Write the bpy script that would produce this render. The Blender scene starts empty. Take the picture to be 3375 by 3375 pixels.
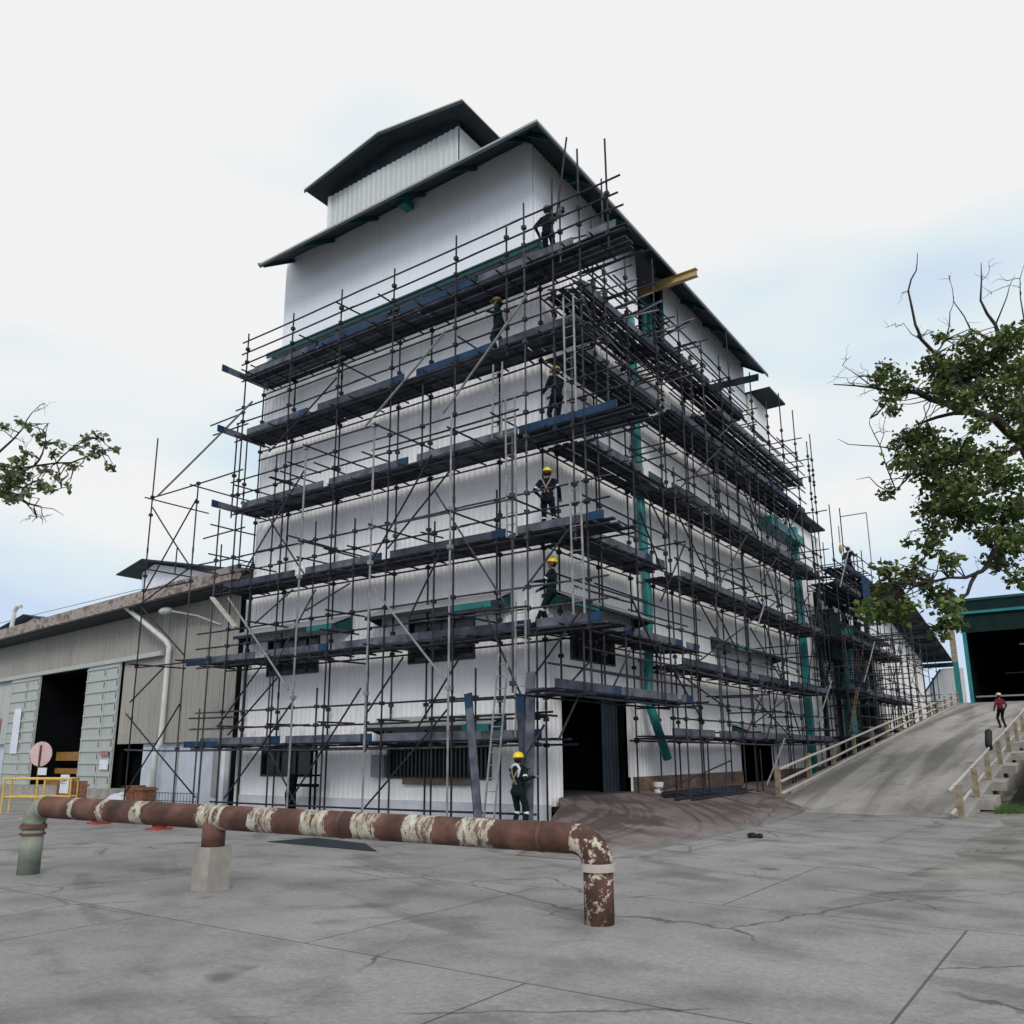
import bpy, bmesh, math, random
from mathutils import Vector, Matrix
random.seed(11)
R = random.uniform
scn = bpy.context.scene
col = scn.collection
# ------------------------------------------------------------ camera
cam = bpy.data.cameras.new('camera'); camo = bpy.data.objects.new('camera', cam); col.objects.link(camo)
fwd = Vector((-0.560836, 0.797990, 0.220624)); rgt = Vector((0.817374, 0.576078, -0.005852)); upv = Vector((0.131767, -0.177050, 0.975341))
camo.matrix_world = Matrix(((rgt.x, upv.x, -fwd.x, 11.3793), (rgt.y, upv.y, -fwd.y, -17.6702), (rgt.z, upv.z, -fwd.z, 1.7), (0, 0, 0, 1)))
cam.sensor_width = 36; cam.lens = 29.16; cam.shift_y = 0.0538; cam.clip_end = 3000; cam.clip_start = 0.1
scn.camera = camo
CAM = Vector((11.38, -17.67, 1.7))
# ------------------------------------------------------------ sky and sun
w = bpy.data.worlds.new('World'); scn.world = w; w.use_nodes = True
nt = w.node_tree; nt.nodes.clear()
def nn(t, kind, **kw):
    n = t.nodes.new(kind)
    for k, v in kw.items(): setattr(n, k, v)
    return n
out = nn(nt, 'ShaderNodeOutputWorld')
sky = nn(nt, 'ShaderNodeTexSky', sky_type='NISHITA', sun_disc=False)
sky.sun_elevation = math.radians(35); sky.sun_rotation = math.radians(137); sky.dust_density = 2.0
b1 = nn(nt, 'ShaderNodeBackground'); b1.inputs[1].default_value = 0.09
b2 = nn(nt, 'ShaderNodeBackground'); b2.inputs[1].default_value = 0.895
nt.links.new(sky.outputs[0], b1.inputs[0])
tc = nn(nt, 'ShaderNodeTexCoord'); mp = nn(nt, 'ShaderNodeMapping'); mp.inputs['Scale'].default_value = (1, 1, 3.2); mp.inputs['Location'].default_value = (0.6, 0.2, 0.35)
nz = nn(nt, 'ShaderNodeTexNoise'); nz.inputs['Scale'].default_value = 1.7; nz.inputs['Detail'].default_value = 3; nz.inputs['Roughness'].default_value = .45
nt.links.new(tc.outputs['Generated'], mp.inputs[0]); nt.links.new(mp.outputs[0], nz.inputs['Vector'])
sep = nn(nt, 'ShaderNodeSeparateXYZ'); nt.links.new(tc.outputs['Generated'], sep.inputs[0])
mr = nn(nt, 'ShaderNodeMapRange'); mr.inputs[1].default_value = 0.02; mr.inputs[2].default_value = 0.55; mr.inputs[3].default_value = -0.17; mr.inputs[4].default_value = 0.14
nt.links.new(sep.outputs[2], mr.inputs[0])
ad = nn(nt, 'ShaderNodeMath', operation='ADD'); nt.links.new(nz.outputs[0], ad.inputs[0]); nt.links.new(mr.outputs[0], ad.inputs[1])
cr = nn(nt, 'ShaderNodeValToRGB'); nt.links.new(ad.outputs[0], cr.inputs[0])
e = cr.color_ramp.elements
e[0].position = .40; e[0].color = (.58, .70, .88, 1); e[1].position = .60; e[1].color = (.89, .89, .89, 1)
m_ = cr.color_ramp.elements.new(.50); m_.color = (.74, .84, .88, 1)
nt.links.new(cr.outputs[0], b2.inputs[0])
mx = nn(nt, 'ShaderNodeMixShader'); mx.inputs[0].default_value = .95
nt.links.new(b1.outputs[0], mx.inputs[1]); nt.links.new(b2.outputs[0], mx.inputs[2]); nt.links.new(mx.outputs[0], out.inputs[0])
sl = bpy.data.lights.new('sun', 'SUN'); sl.energy = 1.5; sl.angle = math.radians(22); sl.color = (1, .96, .9)
so = bpy.data.objects.new('sun', sl); col.objects.link(so)
so.rotation_euler = Vector((-.54, .62, -.57)).to_track_quat('-Z', 'Y').to_euler()
vs = scn.view_settings; vs.view_transform = 'Standard'; vs.look = 'None'; vs.exposure = 0.22; vs.gamma = 1; vs.use_curve_mapping = False
# ------------------------------------------------------------ materials
def base(name):
    m = bpy.data.materials.new(name); m.use_nodes = True
    t = m.node_tree; return m, t, t.nodes['Principled BSDF']
def noise(t, scale, detail=4, vec=None, rough=.55, coord='Object', sc3=None):
    n = nn(t, 'ShaderNodeTexNoise'); n.inputs['Scale'].default_value = scale; n.inputs['Detail'].default_value = detail; n.inputs['Roughness'].default_value = rough
    c = nn(t, 'ShaderNodeTexCoord')
    g = nn(t, 'ShaderNodeMapping'); t.links.new(c.outputs[coord], g.inputs[0])
    if sc3: g.inputs['Scale'].default_value = sc3
    t.links.new(g.outputs[0], n.inputs['Vector']); return n
def ramp(t, src, stops, interp='LINEAR'):
    r = nn(t, 'ShaderNodeValToRGB'); r.color_ramp.interpolation = interp
    el = r.color_ramp.elements
    while len(el) < len(stops): el.new(.5)
    for e_, (p, c) in zip(el, stops): e_.position = p; e_.color = tuple(c) + (1,)
    t.links.new(src, r.inputs[0]); return r
def mixc(t, fac, a, b, mode='MIX'):
    m = nn(t, 'ShaderNodeMix', data_type='RGBA', blend_type=mode)
    if isinstance(fac, (int, float)): m.inputs[0].default_value = fac
    else: t.links.new(fac, m.inputs[0])
    for i, v in ((6, a), (7, b)):
        if isinstance(v, tuple): m.inputs[i].default_value = tuple(v) + (1,)
        else: t.links.new(v, m.inputs[i])
    return m.outputs[2]
def bump(t, b, src, s=.3, d=.02):
    n = nn(t, 'ShaderNodeBump'); n.inputs['Strength'].default_value = s; n.inputs['Distance'].default_value = d
    t.links.new(src, n.inputs['Height']); t.links.new(n.outputs[0], b.inputs['Normal'])
def mat(name, c1, c2, scale=3, rough=.7, metal=0, lo=.35, hi=.65, bs=.2, bd=.01, sc3=None, c3=None, spec=.5):
    m, t, b = base(name)
    n = noise(t, scale, 6, sc3=sc3)
    st = [(lo, c1), (hi, c2)] + ([(min(1, hi + .1), c3)] if c3 else [])
    r = ramp(t, n.outputs[0], st); t.links.new(r.outputs[0], b.inputs['Base Color'])
    b.inputs['Roughness'].default_value = rough; b.inputs['Metallic'].default_value = metal
    b.inputs['Specular IOR Level'].default_value = spec
    if bs: bump(t, b, n.outputs[0], bs, bd)
    return m
def cladmat(name, c, dirt=(.30, .29, .27), amt=.13, var=.04, u='X', width=.9, rough=.5):
    """painted corrugated sheet: per-sheet tone, vertical run-off streaks, blotches"""
    m, t, b = base(name)
    g = nn(t, 'ShaderNodeNewGeometry'); s = nn(t, 'ShaderNodeSeparateXYZ'); t.links.new(g.outputs['Position'], s.inputs[0])
    dv = nn(t, 'ShaderNodeMath', operation='DIVIDE'); t.links.new(s.outputs[u], dv.inputs[0]); dv.inputs[1].default_value = width
    fl = nn(t, 'ShaderNodeMath', operation='FLOOR'); t.links.new(dv.outputs[0], fl.inputs[0])
    zz = nn(t, 'ShaderNodeMath', operation='DIVIDE'); t.links.new(s.outputs['Z'], zz.inputs[0]); zz.inputs[1].default_value = 2.6
    zf = nn(t, 'ShaderNodeMath', operation='FLOOR'); t.links.new(zz.outputs[0], zf.inputs[0])
    cb = nn(t, 'ShaderNodeCombineXYZ'); t.links.new(fl.outputs[0], cb.inputs[0]); t.links.new(zf.outputs[0], cb.inputs[1])
    wn = nn(t, 'ShaderNodeTexWhiteNoise', noise_dimensions='2D'); t.links.new(cb.outputs[0], wn.inputs['Vector'])
    r0 = ramp(t, wn.outputs[0], [(0, tuple(x * (1 - var) for x in c)), (1, tuple(min(.9, x * (1 + var * .6)) for x in c))])
    n1 = noise(t, 2.2, 5, coord='Object', sc3=(3.5, 3.5, .22)); f1 = ramp(t, n1.outputs[0], [(.50, (0, 0, 0)), (.78, (amt,) * 3)])
    n2 = noise(t, .35, 4); f2 = ramp(t, n2.outputs[0], [(.45, (0, 0, 0)), (.75, (amt * .5,) * 3)])
    a1 = mixc(t, f1.outputs[0], r0.outputs[0], dirt); a2 = mixc(t, f2.outputs[0], a1, tuple(x * .8 for x in c))
    # lap joints of the sheets and a few brown rust runs
    fr = nn(t, 'ShaderNodeMath', operation='FRACT'); t.links.new(zz.outputs[0], fr.inputs[0])
    lp = ramp(t, fr.outputs[0], [(0, (.84,) * 3), (.012, (1, 1, 1))]); a2 = mixc(t, 1., a2, lp.outputs[0], 'MULTIPLY')
    n4 = noise(t, 1.6, 4, sc3=(5, 5, .3)); f4 = ramp(t, n4.outputs[0], [(.68, (0, 0, 0)), (.82, (.45,) * 3)]); a2 = mixc(t, f4.outputs[0], a2, (.30, .21, .15))
    t.links.new(a2, b.inputs['Base Color']); b.inputs['Roughness'].default_value = rough
    bump(t, b, n2.outputs[0], .15, .03)
    return m
M = {}
M['white_front'] = cladmat('white_cladding_front', (.84, .84, .865), u='X')
M['white_side'] = cladmat('white_cladding_side', (.84, .835, .83), u='Y', amt=.16)
M['white_up'] = cladmat('upper_cladding', (.78, .82, .89), u='X', width=1.2, amt=.12, var=.03)
M['white_up_side'] = cladmat('upper_cladding_side', (.80, .815, .84), u='Y', width=1.2, amt=.15, var=.04)
M['pent'] = cladmat('penthouse_cladding', (.50, .53, .53), u='X', amt=.25)
M['shed'] = cladmat('shed_cladding', (.31, .30, .275), dirt=(.14, .115, .085), amt=.6, var=.08, u='X', width=1.1, rough=.6)
M['shed_light'] = cladmat('shed_door_panel', (.40, .43, .41), dirt=(.22, .18, .14), amt=.5, u='X', width=5)
M['blueish'] = mat('pale_blue_board', (.42, .46, .54), (.52, .56, .63), 1.2, .5)
M['plinth'] = mat('painted_plinth', (.48, .50, .56), (.60, .61, .66), 2, .6)
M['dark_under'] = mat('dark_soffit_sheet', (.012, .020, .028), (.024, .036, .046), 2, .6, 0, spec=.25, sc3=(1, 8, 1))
M['roof'] = mat('roof_sheet', (.30, .31, .31), (.40, .40, .39), 1.5, .5, .2)
M['teal'] = mat('teal_paint', (.006, .15, .155), (.014, .21, .21), 1.6, .5, 0, c3=(.05, .13, .12))
M['dkteal'] = mat('dark_teal_paint', (.004, .045, .05), (.008, .075, .08), 2, .6, spec=.25)
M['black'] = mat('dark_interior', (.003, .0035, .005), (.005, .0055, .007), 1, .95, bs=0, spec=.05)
M['intfloor'] = mat('dark_interior_floor', (.03, .025, .026), (.05, .04, .04), 1, .9)
M['glass'] = mat('dark_window_glass', (.006, .007, .010), (.016, .018, .022), 1, .18, bs=0)
M['frame'] = mat('window_frame_metal', (.03, .033, .04), (.06, .065, .07), 5, .5, .4)
M['tube'] = mat('scaffold_tube_steel', (.010, .011, .018), (.030, .031, .040), 4, .6, 0, c3=(.07, .045, .03), spec=.22)
M['tube3'] = mat('weathered_tube', (.025, .027, .035), (.07, .07, .08), 5, .6, 0, c3=(.10, .055, .03), spec=.2)
M['tube2'] = mat('galvanised_tube', (.15, .153, .165), (.27, .272, .28), 5, .45, .2, c3=(.22, .16, .12))
M['plank'] = mat('scaffold_plank', (.007, .010, .018), (.026, .031, .045), 2, .75, 0, c3=(.045, .046, .052), spec=.15)
M['plank2'] = mat('worn_scaffold_plank', (.022, .028, .042), (.065, .075, .10), 2.4, .7, 0, spec=.2)
M['toe'] = mat('toe_board_grey', (.05, .056, .075), (.135, .145, .175), 2.5, .7, c3=(.08, .065, .055), spec=.2)
M['blue'] = mat('blue_painted_timber', (.004, .020, .055), (.010, .045, .105), 3, .6, spec=.3)
M['coupler'] = mat('coupler_steel', (.005, .006, .009), (.016, .015, .015), 9, .7, 0, spec=.15)
M['ladder'] = mat('aluminium_ladder', (.17, .175, .185), (.30, .30, .30), 5, .5, .2)
M['rustl'] = mat('rusty_ladder', (.12, .055, .02), (.24, .11, .035), 5, .8)
M['yellow'] = mat('yellow_beam_paint', (.34, .21, .07), (.48, .36, .18), 2.5, .6, c3=(.22, .13, .06))
M['yrail'] = mat('yellow_rail_paint', (.52, .33, .05), (.66, .45, .10), 4, .55, c3=(.25, .12, .05))
M['ygloom'] = mat('yellow_board_paint', (.20, .10, .02), (.30, .15, .03), 4, .6)
M['cream'] = mat('cream_rail_paint', (.38, .34, .30), (.49, .45, .40), 4, .7, c3=(.24, .18, .14))
M['post'] = mat('weathered_concrete_post', (.17, .135, .095), (.32, .27, .18), 5, .9, c3=(.10, .085, .07))
M['conc'] = mat('concrete_block', (.23, .215, .195), (.36, .335, .30), 3, .9, c3=(.14, .12, .10), bs=.5)
M['gutter'] = mat('stained_gutter', (.15, .115, .09), (.34, .31, .29), 1.6, .85, c3=(.10, .05, .035), sc3=(1, 1, 1.8), lo=.38, hi=.56)
M['galvp'] = mat('grey_downpipe', (.50, .51, .50), (.64, .65, .63), 3, .5)
M['sillb'] = mat('brown_sill', (.10, .07, .055), (.17, .12, .09), 4, .8)
M['board'] = mat('grey_cabinet', (.20, .20, .22), (.26, .26, .28), 3, .5)
M['red'] = mat('red_plastic', (.28, .03, .025), (.40, .06, .05), 3, .5)
M['white'] = mat('white_board', (.60, .63, .70), (.72, .74, .80), 3, .5)
M['label'] = mat('faded_red_label', (.30, .10, .12), (.40, .17, .18), 5, .6)
M['pinkback'] = mat('faded_sign_back', (.50, .34, .33), (.60, .44, .42), 3, .6, c3=(.33, .20, .18))
M['skin'] = mat('skin_brown', (.11, .06, .04), (.15, .085, .055), 5, .5, bs=0)
M['cloth'] = mat('navy_coverall_cloth', (.005, .007, .013), (.010, .014, .022), 9, .95, bs=.3, spec=.12)
M['clothg'] = mat('dark_green_coverall_cloth', (.004, .012, .013), (.008, .019, .020), 9, .95, bs=.3, spec=.12)
M['maroon'] = mat('maroon_shirt_cloth', (.10, .010, .020), (.16, .022, .035), 9, .9, bs=.3, spec=.2)
M['blk'] = mat('black_cloth', (.005, .005, .006), (.010, .010, .012), 9, .95, bs=.3, spec=.1)
M['boot'] = mat('black_boot_leather', (.007, .006, .006), (.015, .013, .012), 9, .8, spec=.2)
M['glove'] = mat('blue_work_glove', (.04, .06, .13), (.16, .18, .27), 9, .9)
M['hatY'] = mat('yellow_helmet_shell', (.72, .52, .02), (.80, .60, .03), 3, .35, bs=0)
M['hatK'] = mat('olive_helmet_shell', (.20, .15, .02), (.28, .22, .035), 3, .45, bs=0)
M['hatD'] = mat('dull_grey_helmet', (.05, .06, .055), (.08, .09, .08), 3, .5, bs=0)
M['harn'] = mat('tan_harness_webbing', (.16, .13, .08), (.24, .20, .13), 5, .9, bs=0)
M['hatW'] = mat('cream_helmet_shell', (.55, .47, .32), (.65, .57, .40), 3, .4, bs=0)
M['strip'] = mat('silver_reflective_tape', (.45, .48, .50), (.60, .62, .64), 9, .4)
M['bark'] = mat('grey_brown_bark', (.020, .018, .018), (.055, .048, .043), 7, .95, spec=.15, bs=.8, bd=.03)
M['deep'] = mat('deep_green_sheet', (.003, .013, .013), (.006, .020, .020), 1.5, .7, spec=.15)
M['deepbank'] = mat('dark_green_bank', (.010, .013, .009), (.026, .030, .020), 1.5, .95, c3=(.03, .045, .015), bs=.8, bd=.08, spec=.1)
M['bag'] = mat('dark_rubber', (.008, .012, .014), (.02, .024, .026), 6, .7, spec=.2)
M['rustbox'] = mat('rusty_drum_metal', (.10, .04, .02), (.24, .10, .05), 5, .8)
M['grass'] = mat('grass_blade', (.03, .07, .01), (.08, .14, .03), 5, .8, bs=0)
def leafmat(name, a, b_, c_):
    m, t, b = base(name)
    g = nn(t, 'ShaderNodeNewGeometry')
    r = ramp(t, g.outputs['Random Per Island'], [(0, a), (.55, b_), (1, c_)])
    n = noise(t, .9, 2); f = ramp(t, n.outputs[0], [(.3, (.55,) * 3), (.7, (1.25,) * 3)])
    cc = mixc(t, 1.0, r.outputs[0], f.outputs[0], 'MULTIPLY')
    t.links.new(cc, b.inputs['Base Color']); b.inputs['Roughness'].default_value = .5
    tr = nn(t, 'ShaderNodeBsdfTranslucent'); t.links.new(cc, tr.inputs[0])
    mxs = nn(t, 'ShaderNodeMixShader'); mxs.inputs[0].default_value = .38
    t.links.new(b.outputs[0], mxs.inputs[1]); t.links.new(tr.outputs[0], mxs.inputs[2])
    t.links.new(mxs.outputs[0], t.nodes['Material Output'].inputs[0]); return m
M['leaf'] = leafmat('broad_leaf_green', (.036, .066, .020), (.095, .145, .036), (.22, .27, .075))
M['leafy'] = leafmat('young_leaf_green', (.07, .13, .02), (.13, .20, .035), (.24, .27, .06))
M['leafo'] = leafmat('orange_dying_leaf', (.30, .13, .03), (.20, .15, .04), (.38, .2, .05))
M['leafl'] = leafmat('pale_leaf_green', (.08, .12, .06), (.14, .19, .09), (.26, .28, .12))
# ground: grey concrete yard with joints, stains and damp
def groundmat(name, a, b_, st, scale=.25, streak=None, joints=0, arcs=None, blend=None, crack=1.):
    m, t, b = base(name)
    pos = nn(t, 'ShaderNodeNewGeometry')
    n = noise(t, scale, 8, coord='Object', rough=.65); r = ramp(t, n.outputs[0], [(.35, a), (.65, b_)])
    cc = r.outputs[0]
    n2 = noise(t, 1.1, 6, sc3=streak or (1, 1, 1)); f = ramp(t, n2.outputs[0], [(.48, (0, 0, 0)), (.66, (.7,) * 3)])
    cc = mixc(t, f.outputs[0], cc, st)
    for cx, cy, sc_, lo, hi, amt in (arcs or []):   # tyre tracks: thin rings round a far centre, broken up by noise
        vs = nn(t, 'ShaderNodeVectorMath', operation='SUBTRACT'); t.links.new(pos.outputs['Position'], vs.inputs[0]); vs.inputs[1].default_value = (cx, cy, 0)
        ln = nn(t, 'ShaderNodeVectorMath', operation='LENGTH'); t.links.new(vs.outputs[0], ln.inputs[0])
        nl = nn(t, 'ShaderNodeTexNoise', noise_dimensions='1D'); nl.inputs['Scale'].default_value = sc_; nl.inputs['Detail'].default_value = 5; t.links.new(ln.outputs[1], nl.inputs['W'])
        n5 = noise(t, .6, 3, sc3=streak); ml = nn(t, 'ShaderNodeMath', operation='MULTIPLY'); t.links.new(nl.outputs[0], ml.inputs[0]); t.links.new(n5.outputs[0], ml.inputs[1])
        fa = ramp(t, ml.outputs[0], [(lo, (0, 0, 0)), (hi, (amt,) * 3)]); cc = mixc(t, fa.outputs[0], cc, tuple(x * .45 for x in a))
    n3 = noise(t, 16, 8, rough=.7); f3 = ramp(t, n3.outputs[0], [(.3, (.74,) * 3), (.7, (1.16,) * 3)])
    cc = mixc(t, 1.0, cc, f3.outputs[0], 'MULTIPLY')
    n7 = noise(t, 60, 3); f7 = ramp(t, n7.outputs[0], [(.34, (.55,) * 3), (.42, (1, 1, 1)), (.66, (1, 1, 1)), (.74, (1.25,) * 3)]); cc = mixc(t, .8, cc, f7.outputs[0], 'MULTIPLY')
    n6 = noise(t, .8, 3, rough=.4); f6 = ramp(t, n6.outputs[0], [(.70, (0, 0, 0)), (.74, (.75,) * 3)]); cc = mixc(t, f6.outputs[0], cc, tuple(x * .35 for x in a))
    # cracks: warped voronoi borders, only where a mask lets them through
    wv = nn(t, 'ShaderNodeTexCoord'); nw = noise(t, 2.5, 5); mxv = nn(t, 'ShaderNodeMix', data_type='VECTOR'); mxv.inputs[0].default_value = .22
    t.links.new(wv.outputs['Object'], mxv.inputs[4]); t.links.new(nw.outputs['Color'], mxv.inputs[5])
    vo = nn(t, 'ShaderNodeTexVoronoi', feature='DISTANCE_TO_EDGE'); vo.inputs['Scale'].default_value = .42; t.links.new(mxv.outputs[1], vo.inputs['Vector'])
    fc = ramp(t, vo.outputs['Distance'], [(0, (crack,) * 3), (.008, (0, 0, 0))]); nm_ = noise(t, .3, 2); fm = ramp(t, nm_.outputs[0], [(.5, (0, 0, 0)), (.56, (1, 1, 1))])
    cc = mixc(t, mixc(t, 1., fc.outputs[0], fm.outputs[0], 'MULTIPLY'), cc, tuple(x * .3 for x in a))
    if joints:
        bk = nn(t, 'ShaderNodeTexBrick'); t.links.new(pos.outputs['Position'], bk.inputs['Vector'])
        bk.inputs['Scale'].default_value = 1; bk.inputs['Brick Width'].default_value = joints; bk.inputs['Row Height'].default_value = joints * .8
        bk.inputs['Mortar Size'].default_value = .012; bk.inputs['Color1'].default_value = (1, 1, 1, 1); bk.inputs['Color2'].default_value = (.88, .88, .88, 1); bk.inputs['Mortar'].default_value = (.35, .33, .3, 1)
        cc = mixc(t, 1.0, cc, bk.outputs[0], 'MULTIPLY')
    if blend:   # second surface colour where X + noise passes a limit
        sx = nn(t, 'ShaderNodeSeparateXYZ'); t.links.new(pos.outputs['Position'], sx.inputs[0]); nb_ = noise(t, .9, 6, rough=.65)
        ma = nn(t, 'ShaderNodeMath', operation='MULTIPLY_ADD'); t.links.new(nb_.outputs[0], ma.inputs[0]); ma.inputs[1].default_value = 3.0; t.links.new(sx.outputs['X'], ma.inputs[2])
        my = nn(t, 'ShaderNodeMath', operation='MULTIPLY_ADD'); t.links.new(sx.outputs['Y'], my.inputs[0]); my.inputs[1].default_value = -.42; my.inputs[2].default_value = -1.2
        mm_ = nn(t, 'ShaderNodeMath', operation='MAXIMUM'); mm_.inputs[1].default_value = 0; t.links.new(my.outputs[0], mm_.inputs[0])
        mz = nn(t, 'ShaderNodeMath', operation='ADD'); t.links.new(ma.outputs[0], mz.inputs[0]); t.links.new(mm_.outputs[0], mz.inputs[1])
        fb = nn(t, 'ShaderNodeMapRange'); t.links.new(mz.outputs[0], fb.inputs[0]); fb.inputs[1].default_value = 4.7; fb.inputs[2].default_value = 6.6
        cy = mixc(t, 1., ramp(t, n.outputs[0], [(.35, blend[0]), (.65, blend[1])]).outputs[0], f3.outputs[0], 'MULTIPLY'); cc = mixc(t, fb.outputs[0], cc, cy)
    t.links.new(cc, b.inputs['Base Color']); b.inputs['Roughness'].default_value = .85
    bump(t, b, n3.outputs[0], .45, .012); return m
YA, YB = (.20, .198, .193), (.30, .295, .288)
M['yard'] = groundmat('yard_concrete', (.23, .23, .228), (.33, .328, .325), (.17, .165, .16), joints=5, arcs=[(14, 16, 1.6, .30, .40, .5), (-22, 4, 1.3, .31, .42, .45)])
M['apron'] = groundmat('muddy_apron', (.135, .098, .098), (.225, .178, .18), (.085, .05, .048), .5, (1, 1, 1), arcs=[(-3.5, -2.2, 3.2, .24, .32, .8), (7.5, 9.5, 2.6, .26, .34, .6)], blend=(YA, YB), crack=.4)
M['rampm'] = groundmat('ramp_concrete', (.29, .278, .265), (.41, .392, .372), (.13, .125, .12), .35, (1.1, .045, 1), joints=0, crack=.6, arcs=[(205, 30, .9, .25, .36, .75)])
M['rough'] = groundmat('rubble_ground', (.16, .155, .14), (.30, .29, .27), (.07, .068, .06), .8)
# brick
def brickmat():
    m, t, b = base('old_brick_plinth'); g = nn(t, 'ShaderNodeNewGeometry'); s = nn(t, 'ShaderNodeSeparateXYZ'); t.links.new(g.outputs['Position'], s.inputs[0])
    c = nn(t, 'ShaderNodeCombineXYZ'); t.links.new(s.outputs['Y'], c.inputs[0]); t.links.new(s.outputs['Z'], c.inputs[1])
    k = nn(t, 'ShaderNodeTexBrick'); t.links.new(c.outputs[0], k.inputs['Vector']); k.inputs['Scale'].default_value = 1
    k.inputs['Brick Width'].default_value = .22; k.inputs['Row Height'].default_value = .075; k.inputs['Mortar Size'].default_value = .008
    k.inputs['Color1'].default_value = (.17, .095, .07, 1); k.inputs['Color2'].default_value = (.27, .17, .12, 1); k.inputs['Mortar'].default_value = (.15, .12, .11, 1)
    n = noise(t, 1.2, 5); f = ramp(t, n.outputs[0], [(.4, (.6,) * 3), (.6, (1.05,) * 3)])
    t.links.new(mixc(t, 1., k.outputs[0], f.outputs[0], 'MULTIPLY'), b.inputs['Base Color']); b.inputs['Roughness'].default_value = .9; return m
M['brick'] = brickmat()
# rusty pipe with flaking white bands (coordinate = distance along the pipe in metres, object X)
def pipemat():
    m, t, b = base('rust_pipe_with_flaking_white_bands')
    c = nn(t, 'ShaderNodeTexCoord'); s = nn(t, 'ShaderNodeSeparateXYZ'); t.links.new(c.outputs['Object'], s.inputs[0])
    n = noise(t, 5, 8, rough=.7); mt = nn(t, 'ShaderNodeMath', operation='MULTIPLY_ADD'); t.links.new(n.outputs[0], mt.inputs[0]); mt.inputs[1].default_value = .26; mt.inputs[2].default_value = -.13
    a = nn(t, 'ShaderNodeMath', operation='ADD'); t.links.new(s.outputs[0], a.inputs[0]); t.links.new(mt.outputs[0], a.inputs[1])
    d = nn(t, 'ShaderNodeMath', operation='DIVIDE'); t.links.new(a.outputs[0], d.inputs[0]); d.inputs[1].default_value = 10.
    st = []; on = [(.66, .72), (1.28, 1.40), (1.95, 2.16), (3.18, 3.66), (4.14, 4.50), (4.96, 5.32), (5.72, 6.06), (6.48, 6.86), (7.20, 7.58)]
    st.append((0, (0, 0, 0)))
    for p, q in on: st += [(p / 10, (1, 1, 1)), (q / 10, (0, 0, 0))]
    f = ramp(t, d.outputs[0], st, 'CONSTANT')
    n2 = noise(t, 6, 9, rough=.78, sc3=(3.2, .8, .8)); fl = ramp(t, n2.outputs[0], [(.455, (0, 0, 0)), (.475, (1, 1, 1))])
    mask = mixc(t, 1., f.outputs[0], fl.outputs[0], 'MULTIPLY')
    n3 = noise(t, 3, 6); rust = ramp(t, n3.outputs[0], [(.3, (.030, .015, .012)), (.5, (.085, .036, .026)), (.72, (.17, .085, .06))])
    n4 = noise(t, 9, 5); wh = ramp(t, n4.outputs[0], [(.3, (.22, .16, .10)), (.5, (.40, .37, .30)), (.7, (.52, .51, .46))])
    t.links.new(mixc(t, mask, rust.outputs[0], wh.outputs[0]), b.inputs['Base Color']); b.inputs['Roughness'].default_value = .8
    bump(t, b, mask, .5, .01); return m
M['pipe'] = pipemat()
def flaky():
    m, t, b = base('flaking_cream_paint_on_rust'); n = noise(t, 5, 9, rough=.75); f = ramp(t, n.outputs[0], [(.52, (0, 0, 0)), (.55, (1, 1, 1))])
    n2 = noise(t, 3, 6); r = ramp(t, n2.outputs[0], [(.3, (.035, .017, .013)), (.6, (.10, .042, .03)), (.8, (.17, .085, .06))])
    t.links.new(mixc(t, f.outputs[0], r.outputs[0], (.50, .44, .35)), b.inputs['Base Color']); b.inputs['Roughness'].default_value = .85; bump(t, b, f.outputs[0], .5, .01); return m
M['flaky'] = flaky()
M['pipegreen'] = mat('green_grey_pipe_paint', (.12, .14, .115), (.26, .29, .24), 3, .7, c3=(.14, .07, .05))
M['rust'] = mat('brown_rust', (.055, .026, .02), (.15, .07, .05), 4, .85)

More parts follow.
